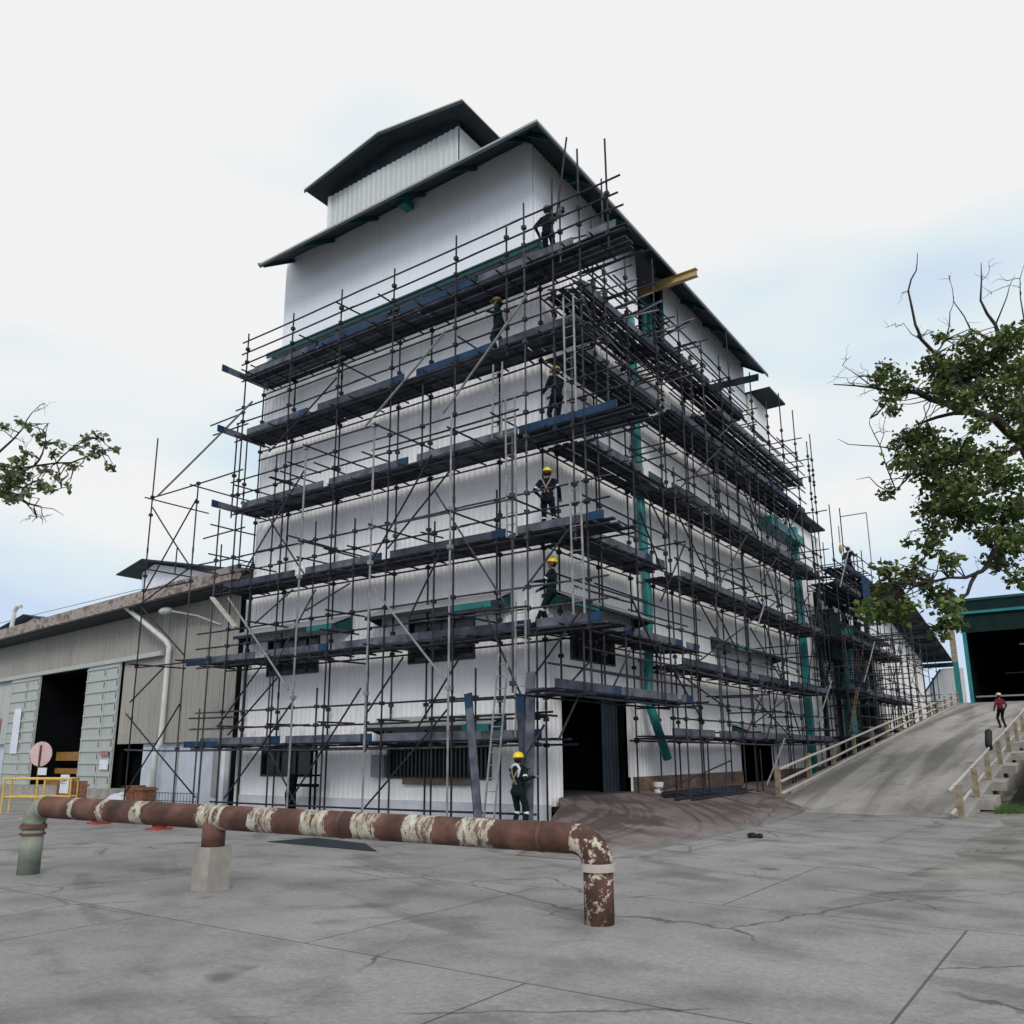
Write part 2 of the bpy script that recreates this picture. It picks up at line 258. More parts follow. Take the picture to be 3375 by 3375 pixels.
# ------------------------------------------------------------ mesh builder
class MB:
    def __init__(s, xf=None): s.v = []; s.f = []; s.m = []; s.xf = xf; s.cm = 0
    def add(s, vs_, fs):
        o = len(s.v)
        for p in vs_: s.v.append(tuple(s.xf(*p)) if s.xf else tuple(p))
        for f in fs: s.f.append(tuple(i + o for i in f)); s.m.append(s.cm)
        return s
    def box(s, x0, x1, y0, y1, z0, z1):
        return s.add([(x0, y0, z0), (x1, y0, z0), (x1, y1, z0), (x0, y1, z0), (x0, y0, z1), (x1, y0, z1), (x1, y1, z1), (x0, y1, z1)],
                     [(0, 3, 2, 1), (4, 5, 6, 7), (0, 1, 5, 4), (1, 2, 6, 5), (2, 3, 7, 6), (3, 0, 4, 7)])
    def quad(s, *p): return s.add(p, [tuple(range(len(p)))])
    def beam(s, p, q, wd, h, up=(0, 0, 1)):
        p = Vector(p); q = Vector(q); d = (q - p).normalized(); u = Vector(up)
        if abs(d.dot(u)) > .95: u = Vector((0, 1, 0))
        a = d.cross(u).normalized() * (wd / 2); b = a.cross(d).normalized() * (h / 2)
        vs_ = [c + k for c in (p, q) for k in (-a - b, a - b, a + b, -a + b)]
        return s.add(vs_, [(0, 1, 2, 3), (7, 6, 5, 4), (0, 4, 5, 1), (1, 5, 6, 2), (2, 6, 7, 3), (3, 7, 4, 0)])
    def tube(s, p, q, r, n=8, r2=None):
        p = Vector(p); q = Vector(q); d = (q - p)
        if d.length < 1e-5: return s
        d.normalize(); u = Vector((0, 0, 1)) if abs(d.z) < .9 else Vector((1, 0, 0))
        a = d.cross(u).normalized(); b = d.cross(a); r2 = r if r2 is None else r2
        vs_ = []
        for c, rr in ((p, r), (q, r2)):
            for i in range(n): t = 2 * math.pi * i / n; vs_.append(c + a * (rr * math.cos(t)) + b * (rr * math.sin(t)))
        fs = [(i, (i + 1) % n, n + (i + 1) % n, n + i) for i in range(n)] + [tuple(reversed(range(n))), tuple(range(n, 2 * n))]
        return s.add(vs_, fs)
    def path(s, pts, r, n=8, r2=None):
        """one continuous swept tube through pts, radius r tapering to r2"""
        P = [Vector(p) for p in pts]; r2 = r if r2 is None else r2; L = len(P); vs_ = []
        ref = None
        for i, p in enumerate(P):
            d = ((P[min(i + 1, L - 1)] - p).normalized() + (p - P[max(i - 1, 0)]).normalized())
            d = d.normalized() if d.length > 1e-6 else Vector((0, 0, 1))
            if ref is None: ref = Vector((0, 0, 1)) if abs(d.z) < .9 else Vector((1, 0, 0))
            a = (ref - d * ref.dot(d)).normalized(); ref = a; b = d.cross(a); rr = r + (r2 - r) * i / (L - 1)
            for k in range(n): t = 2 * math.pi * k / n; vs_.append(p + a * (rr * math.cos(t)) + b * (rr * math.sin(t)))
        fs = []
        for i in range(L - 1):
            for k in range(n): fs.append((i * n + k, i * n + (k + 1) % n, (i + 1) * n + (k + 1) % n, (i + 1) * n + k))
        fs += [tuple(reversed(range(n))), tuple(range((L - 1) * n, L * n))]
        return s.add(vs_, fs)
    def ell(s, c, rx, ry, rz, n=12, m=8, z0=-1.):
        vs_ = []; fs = []
        for j in range(m + 1):
            ph = math.asin(z0) + (math.pi / 2 - math.asin(z0)) * j / m
            for i in range(n): t = 2 * math.pi * i / n; vs_.append((c[0] + rx * math.cos(ph) * math.cos(t), c[1] + ry * math.cos(ph) * math.sin(t), c[2] + rz * math.sin(ph)))
        for j in range(m):
            for i in range(n): fs.append((j * n + i, j * n + (i + 1) % n, (j + 1) * n + (i + 1) % n, (j + 1) * n + i))
        fs.append(tuple(reversed(range(n)))); return s.add(vs_, fs)
    def center(s):
        n = len(s.v); return Vector((sum(p[0] for p in s.v) / n, sum(p[1] for p in s.v) / n, sum(p[2] for p in s.v) / n))
    def build(s, name, mats, parent=None, smooth=False, label=None, kind=None, origin=None):
        me = bpy.data.meshes.new(name); o = Vector((0, 0, 0))
        if parent is not None: o = Vector(parent['_o'])
        elif origin is not None: o = Vector(origin)
        me.from_pydata([(p[0] - o.x, p[1] - o.y, p[2] - o.z) for p in s.v], [], s.f); me.update()
        mats = mats if isinstance(mats, (list, tuple)) else [mats]
        for m in mats: me.materials.append(m)
        if len(mats) > 1: me.polygons.foreach_set('material_index', s.m)
        if smooth: me.polygons.foreach_set('use_smooth', [True] * len(me.polygons))
        ob = bpy.data.objects.new(name, me); col.objects.link(ob); ob['_o'] = tuple(o)
        if parent is not None: ob.parent = parent
        else: ob.location = o
        if label: ob['label'] = label
        if kind: ob['kind'] = kind
        return ob
def tag(o, label, cat, group=None):
    o['label'] = label; o['category'] = cat
    if group: o['group'] = group
    return o
def thing(name, label, cat, loc, group=None):
    o = bpy.data.objects.new(name, None); col.objects.link(o); o.location = loc; o['_o'] = tuple(loc); o.empty_display_size = .2
    return tag(o, label, cat, group)
def P(name, mb, m, parent, **k): return mb.build(name, m, parent, **k)

def corr(mb, ax, a0, a1, z0, z1, c, outw, holes=(), pitch=.2, dep=.02):
    """real trapezoid corrugation on the plane (ax='X' plane y=c, ax='Y' plane x=c), cut around holes (a0,a1,z0,z1)"""
    zs = sorted({z0, z1} | {h[2] for h in holes} | {h[3] for h in holes}); zs = [z for z in zs if z0 <= z <= z1]
    for za, zb in zip(zs, zs[1:]):
        spans = [(a0, a1)]
        for h in holes:
            if h[2] < zb - 1e-4 and h[3] > za + 1e-4:
                ns = []
                for p, q in spans:
                    if h[0] > p: ns.append((p, min(q, h[0])))
                    if h[1] < q: ns.append((max(p, h[1]), q))
                spans = [(p, q) for p, q in ns if q - p > 1e-3]
        for p, q in spans:
            k0 = math.floor(p / pitch) - 1; pts = []
            prof = ((0, 0), (.4, 0), (.5, 1), (.9, 1), (1, 0))
            for k in range(k0, math.ceil(q / pitch) + 1):
                for u, h in prof[:4]: pts.append(((k + u) * pitch, h * dep))
            def val(x):
                for (xa, ha), (xb, hb) in zip(pts, pts[1:]):
                    if xa <= x <= xb: return ha + (hb - ha) * (x - xa) / (xb - xa + 1e-9)
                return 0
            line = [(p, val(p))] + [t for t in pts if p < t[0] < q] + [(q, val(q))]
            vs_ = []
            for x, h in line:
                yy = c + outw * h
                for z in (za, zb): vs_.append((x, yy, z) if ax == 'X' else (yy, x, z))
            mb.add(vs_, [(2 * i, 2 * i + 2, 2 * i + 3, 2 * i + 1) for i in range(len(line) - 1)])
    return mb
TREE_R_LIMBS=[([(11.02,12.63,0.01),(11.19,12.75,2.73),(11.28,13.18,5.48),(11.17,13.35,7.87),(10.8,12.72,9.71),(10.41,12.2,11.32)],0.34,0.2),([(10.41,12.2,11.32),(9.78,11.27,11.99),(9.18,10.48,12.13),(8.65,9.75,12.24),(7.98,8.66,12.42),(7.57,8.01,12.24),(7.08,7.42,12.32),(6.14,6.27,12.26)],0.17,0.015),([(10.8,12.72,9.71),(10.53,13.27,11.92),(10.43,13.44,13.2),(10.44,13.45,13.81),(10.15,13.24,14.49),(10.09,13.2,15.28),(10.07,13.19,16.02),(9.75,12.96,16.95),(9.92,13.08,18.4)],0.2,0.012),([(11.28,13.18,5.48),(10.85,11.9,8.14),(10.19,10.83,8.73),(9.74,10.02,8.51),(9.58,9.54,8.04),(9.45,9.09,7.38),(9.21,8.67,6.78),(8.98,8.14,6.53),(8.41,7.13,6.31),(7.58,6.18,6.11)],0.16,0.02),([(8.98,8.14,6.53),(8.73,7.84,5.94),(8.29,7.3,5.47),(8.09,6.91,4.86)],0.06,0.015),([(9.78,11.27,11.99),(8.58,11.65,12.6),(7.69,11.52,12.46),(7.27,11.22,11.8),(6.83,10.91,11.1)],0.08,0.015),([(9.16,10.47,12.13),(8.93,9.95,13.34),(8.53,9.41,13.82),(8.25,8.98,14.22),(8.16,8.79,14.66),(8.1,8.63,15.77),(8.37,8.82,16.48),(8.46,8.88,17.1)],0.08,0.01),([(10.41,12.2,11.32),(9.71,10.49,10.53),(8.83,9.14,10.15),(8.11,8.15,10.01),(7.28,7.56,9.12)],0.12,0.02),([(10.28,12.11,10.18),(9.32,10.22,9.34),(8.56,9.2,9.06),(7.98,8.54,8.03)],0.1,0.02),([(7.28,7.56,9.12),(7.02,7.38,10.51),(6.82,7.23,11.18),(6.91,7.3,11.51)],0.02,0.006),([(7.21,8.73,10.72),(6.76,8.42,10.86),(6.03,7.91,10.93),(5.78,7.73,11.11)],0.025,0.006),([(7.31,7.58,12.1),(6.72,6.92,12.61),(6.36,6.67,12.95)],0.025,0.006),([(10.8,12.72,9.71),(12.01,14.55,12.37),(12.57,15.56,14.52),(12.71,16.27,16.82)],0.2,0.02),([(11.17,13.35,7.87),(12.85,13.92,10.16),(14.21,14.88,11.94)],0.18,0.02),([(10.43,13.44,13.2),(10.74,13.66,14.49),(10.93,13.79,15.47),(10.89,13.76,17.08),(11.14,13.94,18.31)],0.05,0.008),([(10.09,13.2,15.28),(9.34,12.67,15.88),(8.99,12.43,16.89),(8.94,12.4,17.91)],0.035,0.006),([(10.07,13.19,16.02),(10.51,13.5,17.08),(10.83,13.72,17.9)],0.03,0.006),([(8.53,9.41,13.82),(8.86,9.65,14.32),(9.05,9.78,15.24),(9.21,9.9,15.79)],0.03,0.006),([(7.1,7.43,9.07),(6.68,7.14,9.53),(6.36,6.91,9.45)],0.02,0.005),([(8.25,8.98,14.22),(8.02,8.82,14.4),(7.85,8.7,14.77)],0.02,0.006)]
TREE_R_CLUMPS=[(7.44,7.25,12.73,0.38),(7.33,6.66,12.25,0.26),(7.6,7.99,12.46,0.5),(7.49,6.97,11.66,0.31),(8.92,7.63,13.5,0.23),(8.58,8.7,13.12,0.56),(8.6,10.74,13.38,0.6),(9.02,10.57,13.47,0.7),(9.52,10.78,13.63,0.7),(9.58,8.7,13.57,0.46),(10.1,10.29,13.88,0.68),(10.64,9.66,13.84,0.52),(10.01,8.81,11.93,0.65),(8.89,7.76,11.84,0.43),(9.25,8.44,11.7,0.52),(10.12,11.84,12.41,0.6),(7.15,9.37,12.26,0.28),(7.51,9.53,11.21,0.53),(7.89,9.78,11.34,0.56),(7.6,7.2,9.81,0.43),(8.4,8.22,10.19,0.59),(8.8,9.74,10.57,0.64),(6.86,8.79,9.47,0.31),(7.78,9.91,10.48,0.57),(8.08,10.22,9.94,0.66),(8.89,7.69,8.97,0.65),(8.29,9.3,8.93,0.55),(8.69,9.84,8.68,0.65),(8.02,8.71,8.06,0.45),(8.02,7.43,7.29,0.37),(8.53,6.66,6.66,0.33),(7.14,9.77,8.03,0.19),(7.03,6.5,6.57,0.4),(7.4,7.47,6.57,0.41),(6.72,6.94,6.08,0.32),(6.49,6.04,5.57,0.34),(6.92,6.53,5.52,0.43),(7.54,6.1,5.54,0.28),(8.02,7.72,5.93,0.44),(8.41,6.49,5.43,0.38),(8.38,6.92,5.04,0.34),(8.01,7.04,4.86,0.28),(6.47,6.98,5.47,0.32),(7.25,6.39,5.31,0.28),(9.55,8.6,9.83,0.66),(9.9,10.54,9.82,0.67),(9.5,8.85,8.48,0.61),(9.87,9.43,7.6,0.62),(9.32,10.57,7.27,0.47),(9.87,9.29,6.49,0.38),(10.4,10.59,11.09,0.42),(10.65,12.12,13.71,0.73),(9.57,8.22,10.83,0.36),(9.8,8.23,7.51,0.42),(10.18,9.15,8.43,0.58),(9.14,10.52,8.11,0.4),(11.38,14.2,14.33,1.0),(12.19,12.47,12.33,1.08),(11.25,12.37,11.46,0.95),(12.0,11.97,9.79,1.07),(10.94,12.94,9.21,0.89),(13.06,11.89,10.88,1.04),(13.25,16.02,9.73,1.18),(12.78,16.9,16.24,1.05),(10.76,15.84,7.68,0.71),(14.46,17.1,13.01,1.02),(7.68,10.26,9.14,0.41),(7.77,6.51,6.72,0.25),(7.76,7.46,6.3,0.29)]
TREE_L_LIMBS=[([(-7.13,-11.73,0.87),(-6.89,-11.93,2.93),(-6.56,-11.95,4.66),(-5.61,-11.76,5.76),(-4.74,-11.64,6.19)],0.2,0.05),([(-4.74,-11.64,6.19),(-4.1,-11.44,6.55),(-3.88,-11.28,6.66),(-3.41,-11.2,6.69),(-2.99,-11.02,6.71),(-2.39,-10.85,6.73),(-2.06,-10.74,6.82),(-1.8,-10.68,6.82)],0.032,0.005),([(-4.74,-11.64,6.19),(-4.41,-11.29,6.51),(-4.03,-11.02,6.46),(-3.55,-10.81,6.35),(-3.15,-10.65,6.41)],0.03,0.005),([(-5.61,-11.76,5.76),(-5.18,-11.46,6.88),(-4.71,-11.25,7.24),(-4.52,-11.12,7.49),(-4.41,-11.04,7.69),(-4.3,-10.97,7.99),(-4.19,-10.89,8.15)],0.03,0.004),([(-3.41,-11.2,6.69),(-3.31,-11.13,6.93),(-3.29,-11.11,7.08),(-3.29,-11.11,7.48)],0.02,0.005),([(-4.07,-11.05,6.22),(-3.77,-10.84,6.11),(-3.66,-10.76,5.81)],0.012,0.004),([(-4.24,-11.17,6.36),(-3.99,-10.99,6.16),(-3.59,-10.71,6.06),(-3.42,-10.59,5.94)],0.012,0.004),([(-4.41,-11.04,7.69),(-4.12,-10.84,7.77),(-4.0,-10.75,7.79)],0.01,0.004),([(-2.99,-11.02,6.71),(-2.73,-10.96,6.9),(-2.5,-10.8,7.1),(-2.34,-10.69,7.15)],0.014,0.005),([(-4.1,-11.44,6.55),(-3.75,-11.19,6.17),(-3.49,-11.01,5.82),(-3.56,-11.05,5.73)],0.012,0.004),([(-6.56,-11.95,4.66),(-7.54,-12.63,5.88),(-8.34,-13.2,6.93)],0.15,0.02)]
TREE_L_CLUMPS=[(-3.73,-11.41,7.54,0.09),(-4.16,-11.06,7.66,0.08),(-3.65,-11.09,7.36,0.1),(-3.74,-10.92,7.27,0.11),(-3.42,-11.34,6.91,0.08),(-2.91,-11.1,6.84,0.1),(-3.11,-10.93,7.09,0.08),(-2.43,-10.83,7.08,0.1),(-2.53,-10.6,7.23,0.11),(-3.05,-10.26,7.18,0.12),(-2.21,-10.44,6.97,0.08),(-2.22,-10.84,6.72,0.07),(-1.96,-10.61,6.55,0.09),(-2.57,-10.89,6.91,0.05),(-3.24,-10.61,6.82,0.11),(-3.6,-11.38,6.75,0.15),(-3.44,-11.35,6.52,0.18),(-3.39,-11.55,6.38,0.18),(-3.84,-10.79,6.84,0.11),(-3.09,-10.94,6.49,0.11),(-3.08,-11.2,6.28,0.12),(-2.79,-11.18,6.16,0.11),(-3.12,-11.41,6.11,0.1),(-3.46,-11.52,6.25,0.16),(-3.98,-11.26,6.2,0.15),(-3.53,-11.59,6.12,0.16),(-2.52,-11.01,6.19,0.05),(-4.06,-11.54,7.49,0.1),(-3.69,-11.58,6.61,0.12),(-4.88,-11.5,6.91,0.28),(-4.06,-11.99,6.12,0.26),(-4.57,-11.86,7.34,0.22),(-5.31,-12.07,6.63,0.36),(-5.47,-12.64,7.0,0.4),(-6.95,-12.97,7.02,0.46),(-6.9,-13.55,6.74,0.44)]
# ------------------------------------------------------------ ground, ramp, apron
SL = 0.112
g = MB()
n_ = 40
g.quad((-400, -400, 0), (400, -400, 0), (400, 400, 0), (-400, 400, 0))
gr = g.build('yard_ground', M['yard']); gr['kind'] = 'structure'; gr['label'] = 'grey stained concrete yard'
def rampz(y): return max(0., SL * (y - 7.8))
r_ = MB()
ys = [7.75, 8.6, 10.5] + [10.5 + 3 * i for i in range(1, 15)] + [56.2, 75]
zt = lambda y: min(rampz(y), SL * (56.2 - 7.8)) + .006
for a, b in zip(ys, ys[1:]):
    for xa, xb in ((2.35, 5.1), (5.1, 8.05)):
        r_.quad((xa, a, zt(a)), (xb, a, zt(a)), (xb, b, zt(b)), (xa, b, zt(b)))
rp = r_.build('ramp', M['rampm']); rp['kind'] = 'structure'; rp['label'] = 'long concrete vehicle ramp rising to the dark shed'
r_ = MB()
for a, b in zip(ys, ys[1:]):
    r_.quad((2.35, a, 0), (2.35, b, 0), (2.35, b, zt(b)), (2.35, a, zt(a)))
    r_.quad((8.05, a, 0), (8.05, b, 0), (8.05, b, zt(b)), (8.05, a, zt(a)))
r_.box(2.06, 2.345, 10.2, 55.8, 0, .001)
kk = MB()
for a, b in zip(ys[2:-2], ys[3:-1]):   # upstand kerb on the left side of the ramp
    kk.add([(2.1, a, 0), (2.45, a, 0), (2.45, b, 0), (2.1, b, 0), (2.1, a, zt(a) + .09), (2.45, a, zt(a) + .09), (2.45, b, zt(b) + .09), (2.1, b, zt(b) + .09)],
           [(0, 3, 2, 1), (4, 5, 6, 7), (0, 1, 5, 4), (2, 3, 7, 6), (3, 0, 4, 7), (1, 2, 6, 5)])
ro = r_.build('ramp_side_wall', M['conc']); ro['kind'] = 'structure'
ko = kk.build('ramp_kerb', M['conc']); ko['kind'] = 'structure'
# apron in front of the side door, falling towards the road
def apz(x, y):
    t = max(0, 1 - x / 4.4); s_ = min(1, max(0, (y + 5.2) / 5.0)); s_ = s_ * s_ * (3 - 2 * s_)
    return .66 * (t ** 1.15) * s_ + .008
a_ = MB(); NX, NY = 16, 40; X0, X1, Y0, Y1 = .12, 4.4, -5.3, 40
vs_ = []; fs = []
for j in range(NY + 1):
    yy = Y0 + (Y1 - Y0) * (j / NY) ** 1.3
    xr = 4.35 - .115 * max(0, yy - 3); xr = max(xr, 2.12)
    xl = X0 if yy > -.1 else X0 + .62 * min(1, (-.1 - yy) / .5) + .42 * max(0, -.6 - yy)
    for i in range(NX + 1):
        xx = xl + (xr - xl) * i / NX; vs_.append((xx, yy, apz(xx, yy) if yy < 8 or xr > 2.2 else apz(xx, yy)))
for j in range(NY):
    for i in range(NX): k = j * (NX + 1) + i; fs.append((k, k + 1, k + NX + 2, k + NX + 1))
o = len(vs_)
for j in range(NY + 1): p = vs_[j * (NX + 1)]; vs_.append((p[0], p[1], -.02)); q = vs_[j * (NX + 1) + NX]; vs_.append((q[0], q[1], -.02))
for j in range(NY):
    fs.append((j * (NX + 1), (j + 1) * (NX + 1), o + 2 * j + 2, o + 2 * j)); fs.append((j * (NX + 1) + NX, (j + 1) * (NX + 1) + NX, o + 2 * j + 3, o + 2 * j + 1))
ap = a_.add(vs_, fs).build('apron_pavement', M['apron'], smooth=False); ap['kind'] = 'structure'; ap['label'] = 'reddish muddy concrete apron with tyre marks'
# low kerb wedge between apron and road
kb = MB(); kb.beam((4.15, 2.6, .04), (2.5, 9.6, .18), .34, .20); kb.beam((2.5, 9.6, .2), (2.28, 11.4, .34), .30, .26)
kb = kb.build('road_kerb', M['apron']); kb['kind'] = 'structure'
rg = MB(); rr = []
for i in range(26):
    for j in range(26):
        x = 8.1 + i * .9; y = -6 + j * 2.0; rr.append((x, y, .012 + .03 * R(0, 1) + .02 * max(0, math.sin(x * 1.3 + y)) + (.02 * max(0, y - 8)) - (.09 if i == 0 or j == 0 else .03 if i == 1 or j == 1 else 0)))
fs = [(j + i * 26, j + i * 26 + 26, j + i * 26 + 27, j + i * 26 + 1) for i in range(25) for j in range(25)]
ro = rg.add(rr, fs).build('rough_ground', M['rough'], smooth=True); ro['kind'] = 'structure'
dr = MB(); dr.add([(-2.9, -6.1, .01), (-2.7, -5.0, .01), (-.9, -5.3, .01), (.3, -6.2, .01)], [(0, 1, 2, 3)])
dr = dr.build('drain_cover', M['dark_under']); dr['kind'] = 'structure'; dr['label'] = 'dark steel drain cover sheet in the yard'

# ------------------------------------------------------------ main building
W = -11.87; ZL = 15.95
B = thing('mill_building', 'tall white corrugated mill building wrapped in scaffolding', 'building', (W / 2, 0, 0))
fh = [(-10.8, -8.5, 1.13, 1.95), (-5.3, -1.75, 1.12, 1.95), (-10.8, -8.45, 4.27, 5.36), (-4.6, -2.3, 4.27, 5.45)]
P('front_wall', corr(MB(), 'X', W, 0, .5, ZL, 0, -1, fh), M['white_front'], B)
sh_ = [(.6, 4.3, .5, 3.4), (1.2, 3.55, 4.2, 5.3), (13.4, 16.9, .5, 2.25)]
P('side_wall', corr(MB(), 'Y', 0, 21.6, 1.05, ZL, 0, 1, sh_), M['white_side'], B)
m_ = corr(MB(), 'Y', 0, .6, .45, 1.05, 0, 1); P('side_wall_foot', m_, M['white_side'], B)
P('front_plinth', MB().box(W, .02, -.045, .1, 0, .5), M['plinth'], B)
P('brick_plinth', MB().box(-.1, .05, 4.3, 13.4, 0, 1.05).box(-.1, .05, 16.9, 38, 0, 1.05), M['brick'], B)
P('ledge', MB().box(W, -.002, -.002, .5, ZL - .03, ZL).box(-.5, -.002, .5, 21.6, ZL - .03, ZL), M['roof'], B)
P('rear_wall', MB().box(W, W + .1, .02, 21.5, 0, ZL).box(W, -.05, 21.5, 21.6, 0, ZL), M['white_side'], B)
P('upper_front_wall', MB().box(-11.62, -.5, .40, .5, ZL, 19.86), M['white_up'], B)
P('upper_side_wall', corr(MB(), 'Y', .4, 18.45, ZL, 19.66, -.5, 1, [(7.25, 9.5, 16.25, 19.66)], pitch=.16, dep=.02), M['white_up_side'], B)
P('upper_rear_wall', MB().box(-11.62, -11.55, .5, 18.4, ZL, 19.2).box(-11.6, -.52, 18.4, 18.5, ZL, 19.3), M['white_up'], B)
for nm, (a, b, c, d) in zip('abcd', fh):
    f = P('window', MB().box(a - .05, a, -.06, .12, c, d).box(b, b + .05, -.06, .12, c, d).box(a - .05, b + .05, -.062, .12, d, d + .05).box(a - .05, b + .05, -.062, .12, c - .05, c), M['frame'], B)
    P('pane', MB().box(a, b, .05, .07, c, d), M['glass'], f)
    k = MB(); n = int((b - a) / (.14 if nm == 'b' else .58))
    for i in range(1, n): x = a + (b - a) * i / n; k.box(x - .012, x + .012, .0, .05, c, d)
    if nm in 'cd': k.box(a, b, .0, .045, (c + d) / 2 - .02, (c + d) / 2 + .02)
    P('window_bars', k, M['frame'], f)
f = P('window', MB().box(-.12, .06, 1.15, 1.2, 4.2, 5.3).box(-.12, .06, 3.55, 3.6, 4.2, 5.3).box(-.12, .062, 1.15, 3.6, 4.15, 4.2), M['frame'], B)
P('pane', MB().box(-.08, -.06, 1.2, 3.55, 4.2, 5.3), M['glass'], f)
k = MB(); [k.box(-.05, 0, 1.2 + i * .47 - .012, 1.2 + i * .47 + .012, 4.2, 5.3) for i in range(1, 5)]; P('window_bars', k, M['frame'], f)
P('sill', MB().box(-4.7, -2.2, -.12, -.03, .92, 1.08), M['sillb'], B)
P('electrical_cabinet', MB().box(-5.84, -5.34, -.2, -.03, 1.1, 1.72).box(-5.8, -5.38, -.215, -.2, 1.14, 1.68), M['board'], B)
# canopies: sloped sheet, fascia, teal end brackets
def canopy(ax, a, b, zw, zo, dep, teal_ends):
    c = MB(); o = dep
    pl = (lambda u, v, z: (u, -v, z)) if ax == 'X' else (lambda u, v, z: (v, u, z))
    c.add([pl(a, .03, zw), pl(b, .03, zw), pl(b, o, zo), pl(a, o, zo), pl(a, .03, zw + .03), pl(b, .03, zw + .03), pl(b, o, zo + .03), pl(a, o, zo + .03)],
          [(0, 3, 2, 1), (4, 5, 6, 7), (0, 1, 5, 4), (1, 2, 6, 5), (2, 3, 7, 6), (3, 0, 4, 7)])
    ob = P('canopy', c, M['roof'], B)
    u_ = MB()
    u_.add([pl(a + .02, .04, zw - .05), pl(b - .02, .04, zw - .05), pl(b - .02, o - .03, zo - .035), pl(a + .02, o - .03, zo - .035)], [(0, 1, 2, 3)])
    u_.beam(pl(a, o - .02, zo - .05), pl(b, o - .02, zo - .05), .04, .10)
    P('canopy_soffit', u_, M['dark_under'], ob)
    for e_ in (a + .03, b - .03):
        k = MB(); k.add([pl(e_ - .02, .04, zw - .06), pl(e_ - .02, o - .05, zo - .05), pl(e_ - .02, .04, zo - .22), pl(e_ + .02, .04, zw - .06), pl(e_ + .02, o - .05, zo - .05), pl(e_ + .02, .04, zo - .22)],
              [(0, 1, 2), (3, 5, 4), (0, 3, 4, 1), (1, 4, 5, 2)]); P('bracket', k, M['dkteal'], ob)
    for q in teal_ends: P('eave_strip', MB().beam(pl(q[0], o + .01, zo - .09), pl(q[1], o + .01, zo - .09), .03, .15), M['teal'], ob)
canopy('X', -11.8, -7.0, 5.85, 5.56, .72, [(-8.2, -7.1)])
canopy('X', -5.75, -1.05, 5.9, 5.60, .72, [(-2.5, -1.2)])
canopy('X', -5.55, -1.2, 2.72, 2.45, .75, [(-2.1, -1.25)])
canopy('Y', .05, 4.9, 5.9, 5.58, .72, [(.1, 1.5)])
canopy('Y', 11.0, 17.6, 5.85, 5.58, .75, [(11.1, 13.2)])
canopy('Y', 12.6, 17.8, 2.75, 2.46, .75, [(12.7, 14.2)])
# flashing canopy between lower and upper body
fl = MB(); fl.add([(W + .15, -.18, 15.85), (.1, -.18, 15.85), (.1, .42, 16.42), (W + .15, .42, 16.42)], [(0, 1, 2, 3)])
fl.add([(W + .15, -.19, 15.70), (.1, -.19, 15.70), (.1, -.19, 15.92), (W + .15, -.19, 15.92)], [(0, 1, 2, 3)]).box(.06, .1, -.19, .42, 15.7, 15.9)
P('flashing', fl, M['dkteal'], B)
# roof: 34 degree slopes over the front and the side, plain verge on the left
EZ = 18.95; SP = .68; EX, EY, XL, YB = .6, -1.0, -11.35, 18.6
def rz_at(x, y): return EZ + SP * min(EX - x, y - EY, 2.6)
rf = MB(); T = EZ + SP * 2.6
E = [(XL, EY), (EX, EY), (EX, YB)]; I_ = [(XL, EY + 2.6), (EX - 2.6, EY + 2.6), (EX - 2.6, YB)]
for dz in (0, .07):
    for k in (0, 1): rf.add([(*E[k], EZ + dz), (*E[k + 1], EZ + dz), (*I_[k + 1], T + dz), (*I_[k], T + dz)], [(0, 1, 2, 3)])
rf.add([(XL, EY + 2.6, T + .07), (EX - 2.6, EY + 2.6, T + .07), (EX - 2.6, YB, T + .07), (XL, YB, T + .07)], [(0, 1, 2, 3)])
for (p, za), (q, zb) in (((E[0], EZ), (E[1], EZ)), ((E[1], EZ), (E[2], EZ)), ((E[2], EZ), (I_[2], T)), ((E[0], EZ), (I_[0], T)), ((I_[0], T), ((XL, YB), T))): rf.add([(*p, za), (*q, zb), (*q, zb + .07), (*p, za + .07)], [(0, 1, 2, 3)])
rfo = P('roof', rf, M['roof'], B)
u = MB()
for k in (0, 1): u.add([(*E[k], EZ - .012), (*E[k + 1], EZ - .012), (*I_[k + 1], T - .012), (*I_[k], T - .012)], [(0, 1, 2, 3)])
u.beam((XL, EY + .01, EZ - .06), (EX, EY + .01, EZ - .06), .03, .11); u.beam((EX - .01, EY, EZ - .06), (EX - .01, YB, EZ - .06), .03, .11)
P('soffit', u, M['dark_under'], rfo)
for k in range(9): y = -.3 + k * 2.3; P('rafter', MB().beam((-.5, y, EZ + SP * 1.1 - .1), (.55, y, EZ - .07), .07, .12), M['dkteal'], rfo)
for k in range(6): x = -11.2 + k * 2.15; P('rafter', MB().beam((x, .4, EZ + SP * 1.4 - .1), (x, EY + .05, EZ - .07), .07, .12), M['dkteal'], rfo)
P('verge_trim', MB().beam((XL - .02, EY - .05, EZ - .02), (XL - .02, EY + 2.6, T + .03), .03, .12), M['board'], rfo)
for y in (-.3 + 2.3 * i for i in (1, 3, 5, 6)): P('purlin_cleat', MB().box(-.1, .25, y - .1, y - .03, EZ + .1, EZ + .3), M['dkteal'], rfo)
P('purlin_cleat', MB().box(-5.5, -5.2, -.1, .35, EZ + .45, EZ + .7), M['teal'], rfo)
